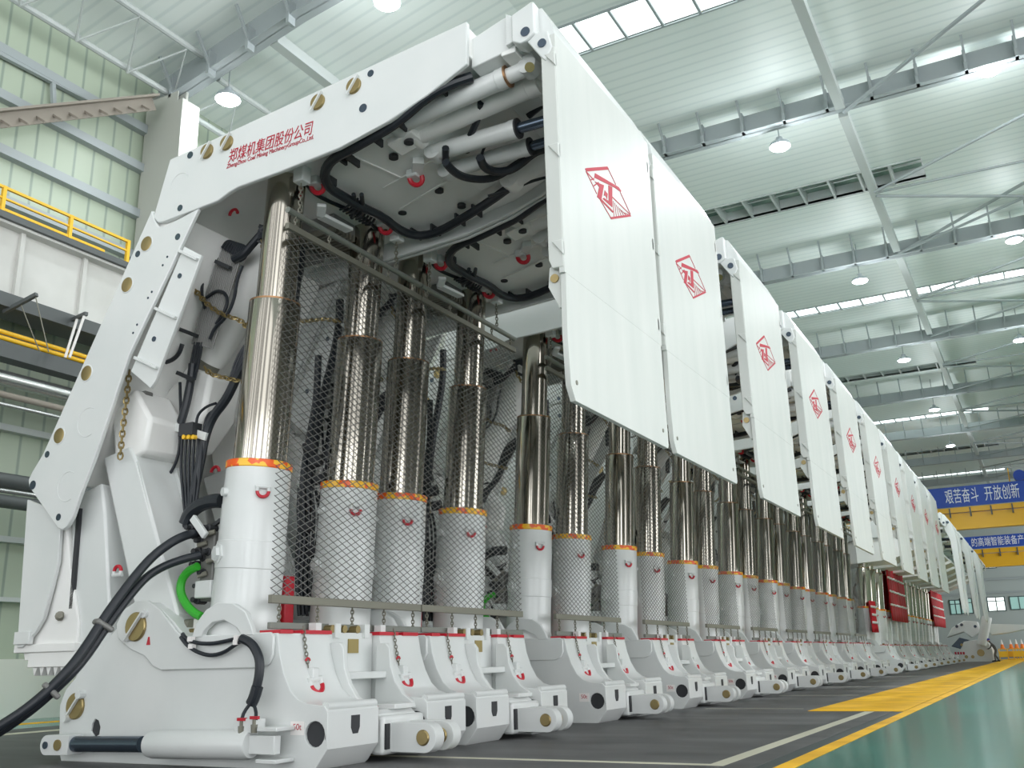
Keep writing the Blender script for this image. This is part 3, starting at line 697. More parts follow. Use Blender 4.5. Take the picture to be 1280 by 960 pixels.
for u, v in ((397, 233), (482, 284), (520, 223)):
    q = under([(u, v)], .07)[0]
    MB().arc(q, (1, .3, 0), (0, .4, -1), .085, -.3, PI+.3, .032, 8, 12).build('shackle', 'red', can)
    MB().box(q.x-.10, q.x+.06, q.y-.1, q.y+.06, q.z+.0, 7.02).build('padeye', 'white', can, .02)
MB().bar(under([(523, 200)])[0], under([(521, 222)])[0], .14, .10).build('shackle_plate', 'white', can)
# valve bank behind the legs
q = onz(440, 268, 6.86)
vb = MB().box(-8.45, -7.78, Y(.15), Y(.95), 6.80, 6.99).build('valve_bank', 'cable', can, .02)
for i in range(10): MB().box(-8.45, -7.76, Y(.17+i*.08), Y(.20+i*.08), 6.72, 6.82).build('valve_fin', 'steel', vb)
mb = MB().bar(onz(402, 256, 6.75), onz(401, 270, 6.70), .12, .05).bar(onz(401, 270, 6.70), onz(437, 288, 6.70), .14, .05)
mb.build('valve_bracket', 'white', vb, .01)
mb = MB()
for i in range(9):
    a = under([(425+i*4, 262+i*2.4)], .06)[0]; b = under([(444+i*3.4, 245+i*3)], .04)[0]; mb.tube([a, a.lerp(b, .5)+V((0, 0, -.07)), b], .016, 6, 1)
for u in (442, 452): mb.tube(under([(u, 243), (u+2, 262), (u-2, 272)], .08), .03, 8, 1)
mb.build('pilot_hose', 'black', vb)
MB().box(-8.95, -8.55, Y(.35), Y(.9), 6.70, 6.99).build('valve_fins', 'cable', can)
for yl in (-1.02, 1.02):      # brackets that the net chains hang from
    MB().box(-7.42, -7.26, Y(yl)-.08, Y(yl)+.08, 6.78, 7.02).build('net_bracket', 'white', can, .015)

# --- gob shield: side plates, inner sheet, tail
SHD = [(-9.52, 6.80), (-9.44, 6.62), (-9.36, 6.53), (-9.25, 6.50), (-8.66, 6.60), (-9.70, 4.85), (-9.97, 4.1), (-10.20, 3.49), (-10.36, 3.14), (-10.46, 2.86), (-10.54, 2.75), (-10.64, 2.70), (-10.72, 2.73), (-11.39, 3.33), (-11.42, 3.42), (-11.36, 3.52), (-11.18, 3.74)]
shd = MB().prism([(-9.52, 6.72), (-9.0, 6.62), (-9.05, 6.45), (-9.9, 5.0), (-10.25, 4.1), (-10.7, 3.3), (-11.1, 3.4), (-11.2, 3.55)], Y(-1.36), Y(1.36)).build('gob_shield', 'inner', SUP, .02)
for a, b in ((-1.44, -1.38), (1.38, 1.44)):
    MB().prism(SHD, Y(a), Y(b)).build('side_plate', 'white', shd, .012)
for x, z in ((-9.56, 6.33), (-9.86, 5.82), (-10.48, 4.72), (-10.89, 3.94)):
    MB().lathe((x, Y(-1.41), z), (x, Y(-1.452), z), [(0, .10), (.9, .10), (1, .085)], 24).build('pin', 'gold', shd)
    MB().arc((x, Y(-1.44), z), (1, 0, 0), (0, 0, 1), .108, 0, 2*PI, .010, 6, 20).build('pin_rim', 'white', shd)
mb = MB()
for x, z, r in ((-9.71, 6.22, .045), (-8.99, 6.29, .045), (-11.09, 3.72, .045), (-11.31, 3.34, .06), (-10.73, 2.87, .045), (-9.15, 6.05, .016), (-9.22, 5.95, .016), (-9.38, 5.62, .016), (-9.44, 5.55, .016), (-9.6, 5.22, .016), (-9.66, 5.12, .016)): mb.cyl((x, Y(-1.445), z), (x, Y(-1.43), z), r, n=14)
mb.build('bolt_hole', 'rod', shd)
for x, z, r in ((-10.36, 4.05, .19), (-10.62, 3.25, .19)):
    MB().arc((x, Y(-1.44), z), (1, 0, 0), (0, 0, 1), r, math.radians(60), math.radians(300), .007, 6, 20).build('weld_seam', 'white', shd)
# folded side flap with three ribs
fl = [(-8.90, 6.15), (-8.58, 5.95), (-9.22, 4.42), (-9.30, 4.34), (-9.68, 4.62)]
fp = MB().prism(fl, Y(-1.41), Y(-1.36)).build('side_flap', 'white', shd, .01)
for t0 in (.03, .5, .90):
    a = V((-8.92, 0, 6.13)).lerp(V((-9.67, 0, 4.63)), t0); b = V((-8.60, 0, 5.94)).lerp(V((-9.24, 0, 4.42)), t0)
    MB().bar((a.x, Y(-1.42), a.z), (b.x, Y(-1.42), b.z), .04, .08, (0, 1, 0)).build('flap_rib', 'white', fp, .008)
for x, z in ((-8.93, 5.75), (-9.3, 4.98)): MB().cyl((x, Y(-1.42), z), (x, Y(-1.40), z), .035, n=12).build('flap_hole', 'rod', fp)
tl = MB().prism([(-11.35, 3.3), (-10.9, 3.0), (-10.72, 2.3), (-10.45, 1.6), (-10.42, 1.15), (-11.40, 1.15), (-11.5, 1.4)], Y(-1.22), Y(1.22)).build('tail_beam', 'inner', shd, .02)
for a, b in ((-1.30, -1.25), (1.25, 1.30)):
    MB().prism([(-11.60, 3.2), (-11.46, 1.30), (-11.36, 1.30), (-11.12, 1.50), (-11.0, 1.66), (-10.90, 2.05), (-10.84, 2.34), (-10.88, 2.95)], Y(a), Y(b)).build('tail_plate', 'white', tl, .012)
MB().box(-11.56, -10.42, Y(-1.27), Y(1.27), 1.24, 1.34).build('tail_flange', 'inner', tl, .01)
MB().box(-11.3, -10.42, Y(-1.24), Y(1.24), 1.06, 1.24).build('tail_foot', 'inner', tl, .01)
MB().box(-11.5, -11.2, Y(-1.33), Y(-1.26), 1.34, 1.5).build('tail_pad', 'white', tl, .01)
mb = MB()
for i in range(7): x = -11.25+i*.13; mb.prism([(x, 1.07), (x+.10, 1.07), (x+.05, .96)], Y(-1.2), Y(-1.1))
mb.build('rack_tooth', 'inner', tl)
MB().bar((-10.66, Y(-1.19), 3.0), (-10.62, Y(-1.19), 1.75), .06, .06).build('tail_rod', 'dark', tl)
MB().lathe(ony(75, 770, Y(-1.3)), ony(75, 770, Y(-1.2)), [(0, .03), (.4, .03), (.45, .06), (1, .06)], 10).build('tail_stud', 'steel', tl)

# --- links between base and shield
def link(name, poly, y0, y1, m='white', bevel=.03): return MB().prism(poly, y0, y1).build(name, m, SUP, bevel)
for a, b in ((-1.18, -.52), (.52, 1.18)):
    f = link('front_link', [(-10.34, 3.62), (-9.86, 3.72), (-9.70, 3.5), (-8.80, 1.62), (-8.85, 1.42), (-9.30, 1.38), (-9.46, 1.55)], Y(a), Y(b))
    MB().bar((-9.72, Y(a+.02), 3.5), (-8.84, Y(a+.02), 1.6), .03, .03).build('edge_weld', 'white', f)
    MB().bar((-9.68, Y(b-.06), 3.5), (-8.80, Y(b-.06), 1.6), .05, .08).build('edge_plate', 'white', f)
    MB().prism([(-10.15, 3.5), (-9.62, 3.62), (-9.55, 4.05), (-9.9, 4.5), (-10.3, 4.2)], Y(a+.03), Y(b-.03)).build('link_boss', 'inner', f, .05)
    r = link('rear_link', [(-10.88, 3.15), (-10.32, 3.3), (-10.20, 2.9), (-9.85, 1.2), (-10.1, .72), (-10.42, .8), (-10.55, 1.2)], Y(a), Y(b), 'white')
shackle(ony(147, 714, Y(-1.2)), (1, 0, 0), (0, 0, -1), .06, .022, SUP)
q = ony(160, 725, Y(-1.16))

# --- balance ram in the middle, chains, hoses inside the shield
yb = Y(-.18)
b0, b1 = ony(352, 300, yb), ony(262, 452, yb)
br = MB().lathe(b0, b1, [(0, .27), (.62, .27), (.66, .23), (.93, .23), (1, .20)], 28).build('balance_ram', 'inner', SUP)
dv = (b1-b0).normalized()
MB().cyl(b1, b1+dv*.18, .17, n=24).build('ram_collar', 'steel', br)
MB().lathe(b1+dv*.16, b1+dv*.6, [(0, .2), (.5, .24), (1, .2)], 20).build('ram_clevis', 'inner', br)
MB().prism([(-9.6, 4.9), (-9.25, 4.75), (-9.35, 4.2), (-9.75, 3.8), (-10.2, 3.9), (-10.2, 4.6)], yb-.3, yb+.3).build('clevis_block', 'inner', br, .06)
def hpts(px, y): return [ony(u, v, y) for u, v in px]
mb = MB()
for i in range(13):
    a = ony(276+i*2.1, 309+i*1.0, Y(-.62)); b = ony(240+i*2.1, 430+i*.5, Y(-.62)); mb.tube([a, b], .013, 6)
fh = MB(); fh = mb.build('flat_hose_bundle', 'cable', SUP)
mb = MB()
for i in range(6):
    mb.tube(hpts([(278+i*3, 310+i*2), (284+i*3, 301+i), (292+i*3, 303+i), (298+i*2, 316+i), (300, 326)], Y(-.66)), .024, 8, 2)
mb.tube(hpts([(292, 324), (305, 318), (313, 308), (322, 298), (327, 292)], Y(-.7)), .055, 10, 2).tube(hpts([(327, 300), (326, 288), (335, 283), (352, 280)], Y(-.7)), .05, 10, 2)
for u in (244, 247, 250, 253): mb.tube(hpts([(u, 428), (u-4, 450), (u-10, 475)], Y(-.62)), .02, 8, 1)
mb.tube(hpts([(241, 455), (238, 480), (232, 510), (222, 540), (209, 566)], Y(-.64)), .055, 10, 2)
mb.tube(hpts([(322, 425), (310, 445), (297, 468), (290, 485), (281, 502), (266, 520), (256, 545), (250, 580), (240, 625), (233, 660)], Y(-.66)), .06, 10, 2)
for i in range(5): mb.tube(hpts([(318-i*3, 420+i*3), (308-i*3, 448), (295-i*2, 475)], Y(-.68)), .02, 8, 1)
mb.tube(hpts([(255, 535), (258, 520), (268, 512), (276, 507)], Y(-.68)), .018, 8, 2).tube(hpts([(245, 532), (247, 518), (258, 508), (270, 504)], Y(-.69)), .018, 8, 2)
for i in range(6): mb.tube(hpts([(228+i*5, 548), (226+i*5, 580), (228+i*4, 610), (232+i*2, 650)], Y(-.7)), .019, 8, 1)
mb.tube(hpts([(225, 478), (226, 520), (225, 560), (219, 582), (208, 598)], Y(-.66)), .02, 8, 2)
mb.tube(hpts([(204, 454), (216, 450), (224, 442), (228, 430)], Y(-.66)), .03, 8, 2)
mb.tube(hpts([(262, 332), (253, 350), (252, 370), (256, 385)], Y(-.66)), .022, 8, 2).tube(hpts([(258, 372), (272, 362), (284, 368), (284, 385), (270, 405)], Y(-.66)), .022, 8, 2)
mb.tube(hpts([(303, 332), (296, 350), (293, 375), (282, 398), (268, 410), (262, 424)], Y(-.7)), .022, 8, 2)
mb.build('shield_hose', 'black', SUP)
mb = MB()
for u, v, u2, v2 in ((270, 327, 288, 335), (226, 412, 246, 420), (222, 466, 242, 475), (325, 283, 348, 290), (322, 300, 338, 308)): mb.bar(ony(u, v, Y(-.7)), ony(u2, v2, Y(-.7)), .05, .05)
mb.build('hose_clamp', 'dark', fh)
MB().bar(ony(208, 530, Y(-.72)), ony(258, 546, Y(-.72)), .03, .10).build('hose_rail', 'white', SUP)
vbk = MB().box(*[f(ony(u, v, Y(-.76))) for f, u, v in ((lambda q: q.x, 228, 535), (lambda q: q.x, 245, 535))], Y(-.82), Y(-.66), ony(236, 547, Y(-.7)).z, ony(236, 532, Y(-.7)).z).build('junction_block', 'dark', SUP)
mb = MB()
for i in range(3): q = ony(229+i*6, 546, Y(-.83)); mb.cyl(q, q+V((0, .05, 0)), .03, n=8)
mb.build('yellow_cap', 'yellow', vbk)
for px, y in (([(238, 350), (243, 362), (262, 384), (284, 396), (300, 399), (308, 408)], Y(-.72)), ([(255, 458), (262, 468), (280, 472), (297, 476)], Y(-.74)), ([(326, 300), (333, 318), (345, 328)], Y(-.72))):
    MB().chain(hpts(px, y), .10, .012).build('tether_chain', 'gold', SUP)
MB().chain(hpts([(162, 462), (158, 500), (153, 540), (150, 574)], Y(-1.30)), .10, .012).build('hanging_chain', 'gold', SUP)
# inner shackles and lifting eyes
for u, v, y in ((292, 268, Y(-.8)), (192, 573, Y(-.5)), (250, 500, Y(-.4)), (269, 590, Y(-.2))):
    MB().arc(ony(u, v, y), (1, 0, 0), (0, 0, 1), .07, 0, PI, .022, 6, 10).build('inner_shackle', 'red', SUP)
q = ony(176, 494, Y(-1.0)); MB().box(q.x-.12, q.x+.10, q.y-.02, q.y+.12, q.z-.07, q.z+.05).build('shield_slot', 'cable', shd, .02)
# valve group low beside the near leg
vg = MB().box(-8.66, -8.45, Y(-1.02), Y(-.7), 1.75, 2.55).build('control_valve', 'cable', SUP, .02)
mb = MB()
for i, (u, v, r) in enumerate(((243, 668, .06), (252, 676, .055), (262, 660, .05), (249, 690, .06), (255, 697, .05), (246, 706, .05), (256, 716, .05), (250, 733, .045), (248, 750, .05), (256, 664, .05), (262, 690, .05), (240, 660, .05))):
    q = ony(u, v, Y(-1.0)); mb.lathe(q+V((0, -.10, 0)), q+V((0, .1, 0)), [(0, r*.6), (.3, r*.6), (.35, r), (1, r)], 8)
mb.build('fitting', 'dark', vg)
for u, v in ((257, 668), (247, 682), (258, 702), (247, 720)):
    q = ony(u, v, Y(-1.08)); MB().lathe(q, q+V((.1, .05, .03)), [(0, .03), (1, .03)], 8).build('steel_fitting', 'steel', vg)
MB().bar(ony(241, 647, Y(-1.12)), ony(257, 670, Y(-1.12)), .05, .09).build('handle', 'white', vg, .01)
MB().tube(hpts([(232, 655), (238, 640), (252, 630), (266, 626), (277, 626)], Y(-.95)), .085, 10, 2).build('return_hose', 'black', vg)
MB().bar(ony(252, 668, Y(-.95)), ony(276, 650, Y(-.95)), .04, .04).build('rod', 'dark', vg)
q = ony(261, 737, Y(-1.0)); MB().box(q.x-.13, q.x+.13, q.y-.1, q.y+.1, q.z-.10, q.z+.10).build('valve_box', 'white', vg, .015)
MB().box(-8.72, -8.5, Y(-1.1), Y(-.8), 1.33, 1.55).build('valve_foot', 'inner', vg, .01)
MB().cyl((-8.95, Y(-1.1), 1.46), (-8.62, Y(-1.1), 1.46), .09, n=16).build('spacer', 'steel', vg)
MB().cyl((-8.85, Y(-1.15), 1.38), (-8.55, Y(-1.15), 1.38), .06, n=14).build('pin', 'gold', vg)
# green sleeved hose
MB().tube(hpts([(247, 708), (236, 713), (227, 724), (225, 740), (232, 755), (242, 766), (252, 771)], Y(-1.12)), .05, 10, 2).build('green_hose', 'green', SUP)
# hoses between the two legs
mb = MB().tube([onx(u, v, -8.6) for u, v in ((398, 445), (396, 500), (388, 540), (378, 600), (380, 640), (372, 690), (376, 740), (378, 768))], .05, 8, 2)
mb.tube([onx(u, v, -8.6) for u, v in ((372, 300), (377, 315), (376, 335), (371, 352), (368, 380))], .06, 8, 2)
mb.tube([onx(u, v, -8.7) for u, v in ((425, 375), (424, 410), (416, 450), (405, 490), (392, 560), (384, 640), (379, 700), (381, 765))], .06, 8, 2)
for i in range(5): mb.tube([onx(u+i*5, v, -8.5) for u, v in ((374, 610), (372+i*2, 640), (376, 680), (370, 720), (374, 770))], .022, 6, 2)
mb.build('leg_hose', 'black', SUP)
for u, v, r in ((388, 578, .09), (380, 560, .07), (394, 600, .08), (376, 660, .07), (386, 690, .08)): q = onx(u, v, -8.5); MB().cyl(q, q+V((.15, .05, .02)), r, n=8).build('leg_valve', 'dark', SUP)
MB().chain([onx(u, v, -8.55) for u, v in ((365, 400), (385, 402), (405, 398), (425, 402))], .10, .012).build('tether_chain', 'gold', SUP)
MB().box(-8.75, -8.4, Y(-.35), Y(.05), 1.36, 1.62).build('yellow_block', 'yellow', SUP, .02)
MB().box(-8.5, -8.35, Y(.12), Y(.30), 1.4, 2.1).build('red_valve', 'red', SUP, .02)

# --- face guard: upper board with flanges, lower board, emblem
XP = -3.63
fg = MB().prism([(Y(-1.37), 4.64), (Y(1.37), 4.64), (Y(1.37), 7.42), (Y(-1.37), 7.36)], XP-.06, XP, 'x').build('face_guard', 'panel', SUP, .003)
for a in (-1.37, 1.31):
    fl_ = MB().prism([(XP-.17, 4.80), (XP-.13, 4.70), (XP-.004, 4.70), (XP-.004, 7.20), (XP-.17, 7.20)], Y(a-.006), Y(a+.066)).build('edge_flange', 'panel', fg, .01)
    for z in (7.12, 6.05, 4.98): MB().prism([(XP-.12, z), (XP-.0, z), (XP-.0, z-.16)], Y(a-.03), Y(a+.02)).build('gusset', 'panel', fl_, .008)
lo_ = MB().prism([(Y(-1.34), 4.64), (Y(1.34), 4.64), (Y(1.37), 3.40), (Y(1.34), 3.36), (Y(-1.24), 3.36), (Y(-1.33), 3.50), (Y(-1.36), 4.0)], XP-.06, XP-.001, 'x').build('lower_board', 'panel', fg, .003)
for a in (-1.30, 1.16):
    hl = MB().prism([(XP-.22, 4.55), (XP-.20, 4.75), (XP-.04, 4.85), (XP-.04, 4.30), (XP-.10, 4.30)], Y(a), Y(a+.12)).build('lower_hinge', 'panel', lo_, .01)
    MB().cyl((XP-.14, Y(a-.02), 4.62), (XP-.14, Y(a+.14), 4.62), .045, n=14).build('pin', 'gold', hl)
for a in (-1.2, 1.2): MB().cyl((XP-.01, Y(a), 3.55), (XP+.004, Y(a), 3.55), .025, n=10).build('corner_bolt', 'steel', lo_)
for z in (4.35, 5.4): MB().box(XP-.14, XP-.06, Y(-1.2), Y(1.2), z, z+.14).build('stiffener', 'panel', fg)
def lg(px): return [(q.y, q.z) for q in (onx(700+u/8.727, 180+v/8.727, XP+.002) for u, v in px)]
mb = MB()
def stroke(px, wd):
    pts = [V((XP, q[0], q[1])) for q in lg(px)]
    for a, b in zip(pts, pts[1:]): mb.bar(a, b, .007, wd, (1, 0, 0)) if False else mb.prism(quad(a, b, wd), XP-.002, XP+.004, 'x')
def quad(a, b, wd):
    d = V((0, b.y-a.y, b.z-a.z)).normalized(); nn = V((0, -d.z, d.y))*(wd/2); a2, b2 = a-d*wd*.3, b+d*wd*.3
    return [((a2+nn).y, (a2+nn).z), ((b2+nn).y, (b2+nn).z), ((b2-nn).y, (b2-nn).z), ((a2-nn).y, (a2-nn).z)]
for poly in ([(272, 268), (290, 262), (515, 245), (530, 268), (530, 280), (290, 300)], [(545, 798), (762, 768), (778, 790), (560, 822)],
             [(382, 318), (375, 366), (600, 478), (662, 524), (668, 512), (640, 470)], [(378, 408), (480, 450), (452, 600), (405, 580), (428, 470)], [(405, 575), (452, 600), (585, 738), (575, 750)],
             [(528, 450), (570, 470), (570, 690), (465, 596), (478, 586), (532, 622)], [(488, 505), (520, 545), (512, 602), (500, 565), (480, 562)]):
    mb.prism(lg(poly), XP-.002, XP+.004, 'x')
for a in ([(285, 300), (370, 392)], [(285, 300), (400, 540)], [(440, 610), (552, 800)], [(525, 270), (608, 440)], [(660, 530), (768, 765)], [(568, 575), (758, 762)], [(340, 390), (372, 378)], [(372, 455), (420, 420)]):
    stroke(a, .014)
for i in range(7):
    u = 580+i*18; stroke([(u, 625+i*20), (590+i*26, 800-i*5)], .008)
mb.build('emblem', 'logo', fg)

# --- things that are hung on or lie by the first support are things of their own
def net(i, yc, label):
    global ORG
    t = thing('safety_net', (-7.35, yc, 1.4), label, 'safety net', 'wire safety nets hung in front of the legs')
    return t
index_kids()
YS = [9.27, 12.17, 16.25, 20.4, 24.6, 28.75, 32.9, 37.0, 41.2, 45.3]
ORD = ['nearest', 'second', 'third', 'fourth', 'fifth', 'sixth', 'seventh', 'eighth', 'ninth', 'tenth']
SUPS = [SUP]
for i, yc in enumerate(YS[1:], 1):
    c = copy_tree(SUP, skip=('chinese_lettering', 'english_lettering')); c.location.y = yc
    c['label'] = '%s white roof support from the camera, %s hanging panel with red emblem' % (ORD[i], ORD[i])
    SUPS.append(c)
# rods, hoses and the side ram that only the nearest support shows
ORG = V((-8, YC, 0))
sr0, sr1 = V((-9.95, Y(-1.52), .21)), V((-7.25, Y(-1.52), .25))
sr = MB().lathe(sr1, sr1.lerp(sr0, .535), [(0, .13), (.03, .145), (.95, .145), (1, .13)], 24).build('side_ram', 'white', SUP)
MB().cyl(sr1.lerp(sr0, .58), sr0, .085, n=20).build('rod', 'rod', sr)
ey = MB().prism(arcpts(-10.27, .20, .11, 90, 270, 10) + [(-9.9, .10), (-9.9, .31)], Y(-1.62), Y(-1.42)).build('rod_eye', 'white', sr, .01)
MB().cyl((-10.28, Y(-1.635), .20), (-10.28, Y(-1.43), .20), .04, n=14).build('eye_hole', 'rod', ey)
MB().cyl((-10.07, Y(-1.635), .205), (-10.07, Y(-1.43), .205), .06, n=14).build('pin', 'gold', ey)
MB().box(-7.30, -6.92, Y(-1.56), Y(-1.46), .16, .34).build('tail_lug', 'white', sr, .01)
for z in (.38, .08): MB().box(-7.12, -6.86, Y(-1.60), Y(-1.32), z, z+.04).build('clevis', 'white', sr, .008)
MB().box(-7.45, -7.15, Y(-1.58), Y(-1.44), .36, .50).build('port_block', 'white', sr, .01)
for u, v in ((302, 905), (318, 903)):
    q = ony(u, v, Y(-1.58)); f = MB().lathe(q+V((0, 0, -.10)), q+V((0, 0, .06)), [(0, .03), (.5, .035), (.5, .02), (1, .02)], 8).build('fitting', 'steel', sr)
    MB().box(q.x-.05, q.x+.05, q.y-.02, q.y+.02, q.z+.03, q.z+.06).build('red_clip', 'red', f)
MB().tube([ony(302, 900, Y(-1.58)), ony(305, 890, Y(-1.55)), ony(314, 878, Y(-1.5))], .018, 8, 1).build('hose_end', 'black', sr)
MB().tube([ony(320, 900, Y(-1.58)), ony(320, 888, Y(-1.55)), ony(316, 878, Y(-1.5))], .018, 8, 1).build('hose_end', 'black', sr)
def yy(a): return Y(a)
hb_ = MB().tube(hpts([(302, 798), (313, 803), (320, 812), (325, 826), (324, 845), (320, 862), (317, 878)], yy(-1.47)), .048, 10, 2).tube(hpts([(322, 858), (318, 872), (314, 880)], yy(-1.49)), .06, 10, 1)
hb_ = hb_.build('ram_hose', 'black', SUP)
MB().tube(hpts([(228, 792), (232, 798), (245, 804), (265, 805), (285, 801), (302, 797)], yy(-1.42)), .022, 8, 2).tube(hpts([(226, 796), (234, 807), (248, 816), (264, 820), (280, 816), (294, 806), (304, 800)], yy(-1.43)), .022, 8, 2).build('jumper_hose', 'black', hb_)
for u, v in ((239, 799), (240, 808), (297, 797), (296, 803)): q = ony(u, v, yy(-1.43)); MB().box(q.x-.03, q.x+.03, q.y-.03, q.y+.03, q.z-.025, q.z+.025).build('hose_tie', 'band', hb_)
ORG = V((0, 0, 0))
# two supply hoses coming in over the floor
def drop(px, ys): return [ony(u, v, a+(b-a)*i/(len(px)-1)) for i, (u, v) in enumerate(px) for a, b in [ys]]
HA = drop([(243, 667), (232, 669), (215, 677), (192, 694), (172, 716), (150, 745), (128, 776), (108, 808), (88, 835), (62, 862), (35, 885), (5, 905), (-30, 925), (-80, 950)], (8.15, 6.2))
HB = drop([(250, 694), (232, 698), (208, 706), (185, 719), (168, 737), (150, 760), (130, 788), (110, 818), (92, 840), (66, 865), (38, 889), (6, 911), (-30, 933), (-80, 960)], (8.15, 6.3))
t = thing('supply_hose', (HA[9].x, HA[9].y, 0), 'pair of thick black supply hoses sagging from the valves down to the floor', 'hose')
MB().tube(HA, .052, 12, 2).build('hose', 'black', t); MB().tube(HB, .048, 12, 2).build('hose', 'black', t)
for k in (6, 9): MB().bar(HA[k].lerp(HB[k], .5)-(HA[k+1]-HA[k-1]).normalized()*.03, HA[k].lerp(HB[k], .5)+(HA[k+1]-HA[k-1]).normalized()*.03, .15, .22).build('tie', 'cable', t, .02)
ORG = V((0, 0, 0))
mb = MB()

# safety nets
ORG = V((-7.35, YC, 1.35))
net = thing('safety_net', tuple(ORG), 'wire safety net before the legs of the nearest roof support', 'safety net', 'wire safety nets hung before the legs')
y0, y1, z0, z1 = Y(-1.24), Y(1.63), 1.74, 6.10
mb = MB(); dx, dz = .172, .084; xw = -7.35; rw = .0036
W, H = y1-y0, z1-z0; sl = dz/dx; k = -H/sl
while k < W:
    for sgn in (1, -1):
        a0, a1 = max(k, 0), min(k+H/sl, W)
        if a1 > a0+.01:
            za, zb_ = (a0-k)*sl, (a1-k)*sl
            if sgn < 0: za, zb_ = H-za, H-zb_
            mb.bar((xw+.003*sgn, y0+a0, z0+za), (xw+.003*sgn, y0+a1, z0+zb_), rw*2, rw*2, (1, 0, 0))
    k += dx
mb.build('wire_mesh', 'wire', net, smooth=0)
MB().box(xw-.03, xw+.03, y0-.0, y1+.0, 6.08, 6.16).build('top_rail', 'steel', net, .005)
MB().cyl((xw, y0, 6.33), (xw, y1, 6.33), .04, n=10).build('hanging_bar', 'galv', net)
MB().box(xw-.03, xw+.03, y0, y1, 1.66, 1.75).build('bottom_rail', 'steel', net, .005)
MB().box(xw-.025, xw+.025, y0, y1, 1.39, 1.46).build('lower_bar', 'galv', net, .005)
for i in range(5):
    y = y0+.15+i*(W-.3)/4
    MB().chain([(xw, y, 1.68), (xw, y, 1.5), (xw, y, 1.43)], .06, .008).build('link_chain', 'steel', net)
    MB().chain([(xw, y, 6.32), (xw, y, 6.2), (xw, y, 6.1)], .06, .008).build('link_chain', 'steel', net)
for a in (-1.02, 1.02): MB().chain([(xw, Y(a), 6.9), (xw, Y(a), 6.6), (xw, Y(a), 6.33)], .07, .009).build('hanging_chain', 'steel', net)
index_kids()
for i, yc in enumerate(YS[1:], 1):
    c = copy_tree(net); c.location.y += yc-YC
    c['label'] = 'wire safety net before the legs of the %s roof support from the camera' % ORD[i]
ORG = V((0, 0, 0))

# supports further down the line: lower, without boards, their tip arms hanging
index_kids()
ORG = V((-8, YC, 0))
tmp = copy_tree(SUP, skip=('face_guard', 'side_ram', 'ram_hose', 'leg_hose', 'leg_valve', 'green_hose', 'tether_chain', 'front_hose', 'hose_loop', 'label_text', 'label_plate', 'shield_hose', 'chinese_lettering', 'english_lettering', 'valve_bank', 'flat_hose_bundle', 'hanging_chain', 'inner_shackle'))
MB().prism([(-9.3, 6.9), (-5.0, 6.9), (-4.6, 6.3), (-6.4, 5.6), (-9.2, 5.45)], Y(-1.3), Y(1.3)).build('canopy_keel', 'inner', tmp, .02)
tmp.scale = (1, 1, .955)
index_kids()
YB = [52.4, 56.6, 60.8, 65, 69.2, 73.4, 77.6, 81.8]
FAR = ['first', 'second', 'third', 'fourth', 'fifth', 'sixth', 'seventh', 'last']
for i, yc in enumerate(YB):
    c = tmp if i == 0 else copy_tree(tmp)
    c.location.y = yc
    c['label'] = '%s of the far white supports without emblem panels, beyond the tenth panel' % FAR[i]
    c['group'] = 'far roof supports without panels'
    if i in (0, 2, 4):
        ORG = V((-8, YC, 0))
        for a in (-1.15, .75):
            g = MB().prism([(-4.02, 7.75), (-3.72, 7.72), (-3.42, 7.2), (-3.30, 6.4), (-3.38, 2.9), (-3.46, 2.7), (-3.55, 3.0), (-3.62, 6.4), (-3.85, 7.1), (-4.02, 7.3)], Y(a), Y(a+.36)).build('guard_arm', 'white', c, .03)
            MB().cyl((-3.62, Y(a-.03), 7.3), (-3.62, Y(a+.39), 7.3), .07, n=14).build('pin', 'rod', g)
ORG = V((0, 0, 0))
# red cloth covers hung before some far legs
for (ya, yb_, za, zb_, lab) in ((50.3, 51.7, 1.9, 3.4, 'small red cloth cover beside the last orange-banded tall legs'), (56.6, 63.2, 2.6, 5.5, 'wide red cloth with three white bands hung before far legs'), (78.6, 87, 2.7, 5.3, 'farthest red cloth with white bands hung before far legs')):
    xc = -7.55 if ya < 52 else -7.42
    t = thing('cloth_cover', (xc, (ya+yb_)/2, za), lab, 'cover', 'red cloth covers with white bands')
    mb = MB(); nn = 24
    def wav(i, z): return xc+.06*math.sin(i*1.7)+.02*math.sin(z*5+i)
    vs = []; fs = []
    for j in range(7):
        z = za+(zb_-za)*j/6
        for i in range(nn+1): vs.append((wav(i, z), ya+(yb_-ya)*i/nn, z))
    for j in range(6):
        for i in range(nn): q = j*(nn+1)+i; fs.append((q, q+1, q+nn+2, q+nn+1))
    o = mb.add(vs, fs).build('cloth', 'cloth', t)
    so = o.modifiers.new('thickness', 'SOLIDIFY'); so.thickness = .03
    for k in range(3):
        z = za+(zb_-za)*(.27+.25*k); h = .11; m2 = MB(); vs = []; fs = []
        for i in range(nn+1): vs += [(wav(i, z)+.04, ya+(yb_-ya)*i/nn, z), (wav(i, z+h)+.04, ya+(yb_-ya)*i/nn, z+h)]
        for i in range(nn): fs.append((2*i, 2*i+2, 2*i+3, 2*i+1))
        bnd = m2.add(vs, fs).build('white_band', 'band', t); bnd.modifiers.new('thickness', 'SOLIDIFY').thickness = .02
ORG = V((0, 0, 0))

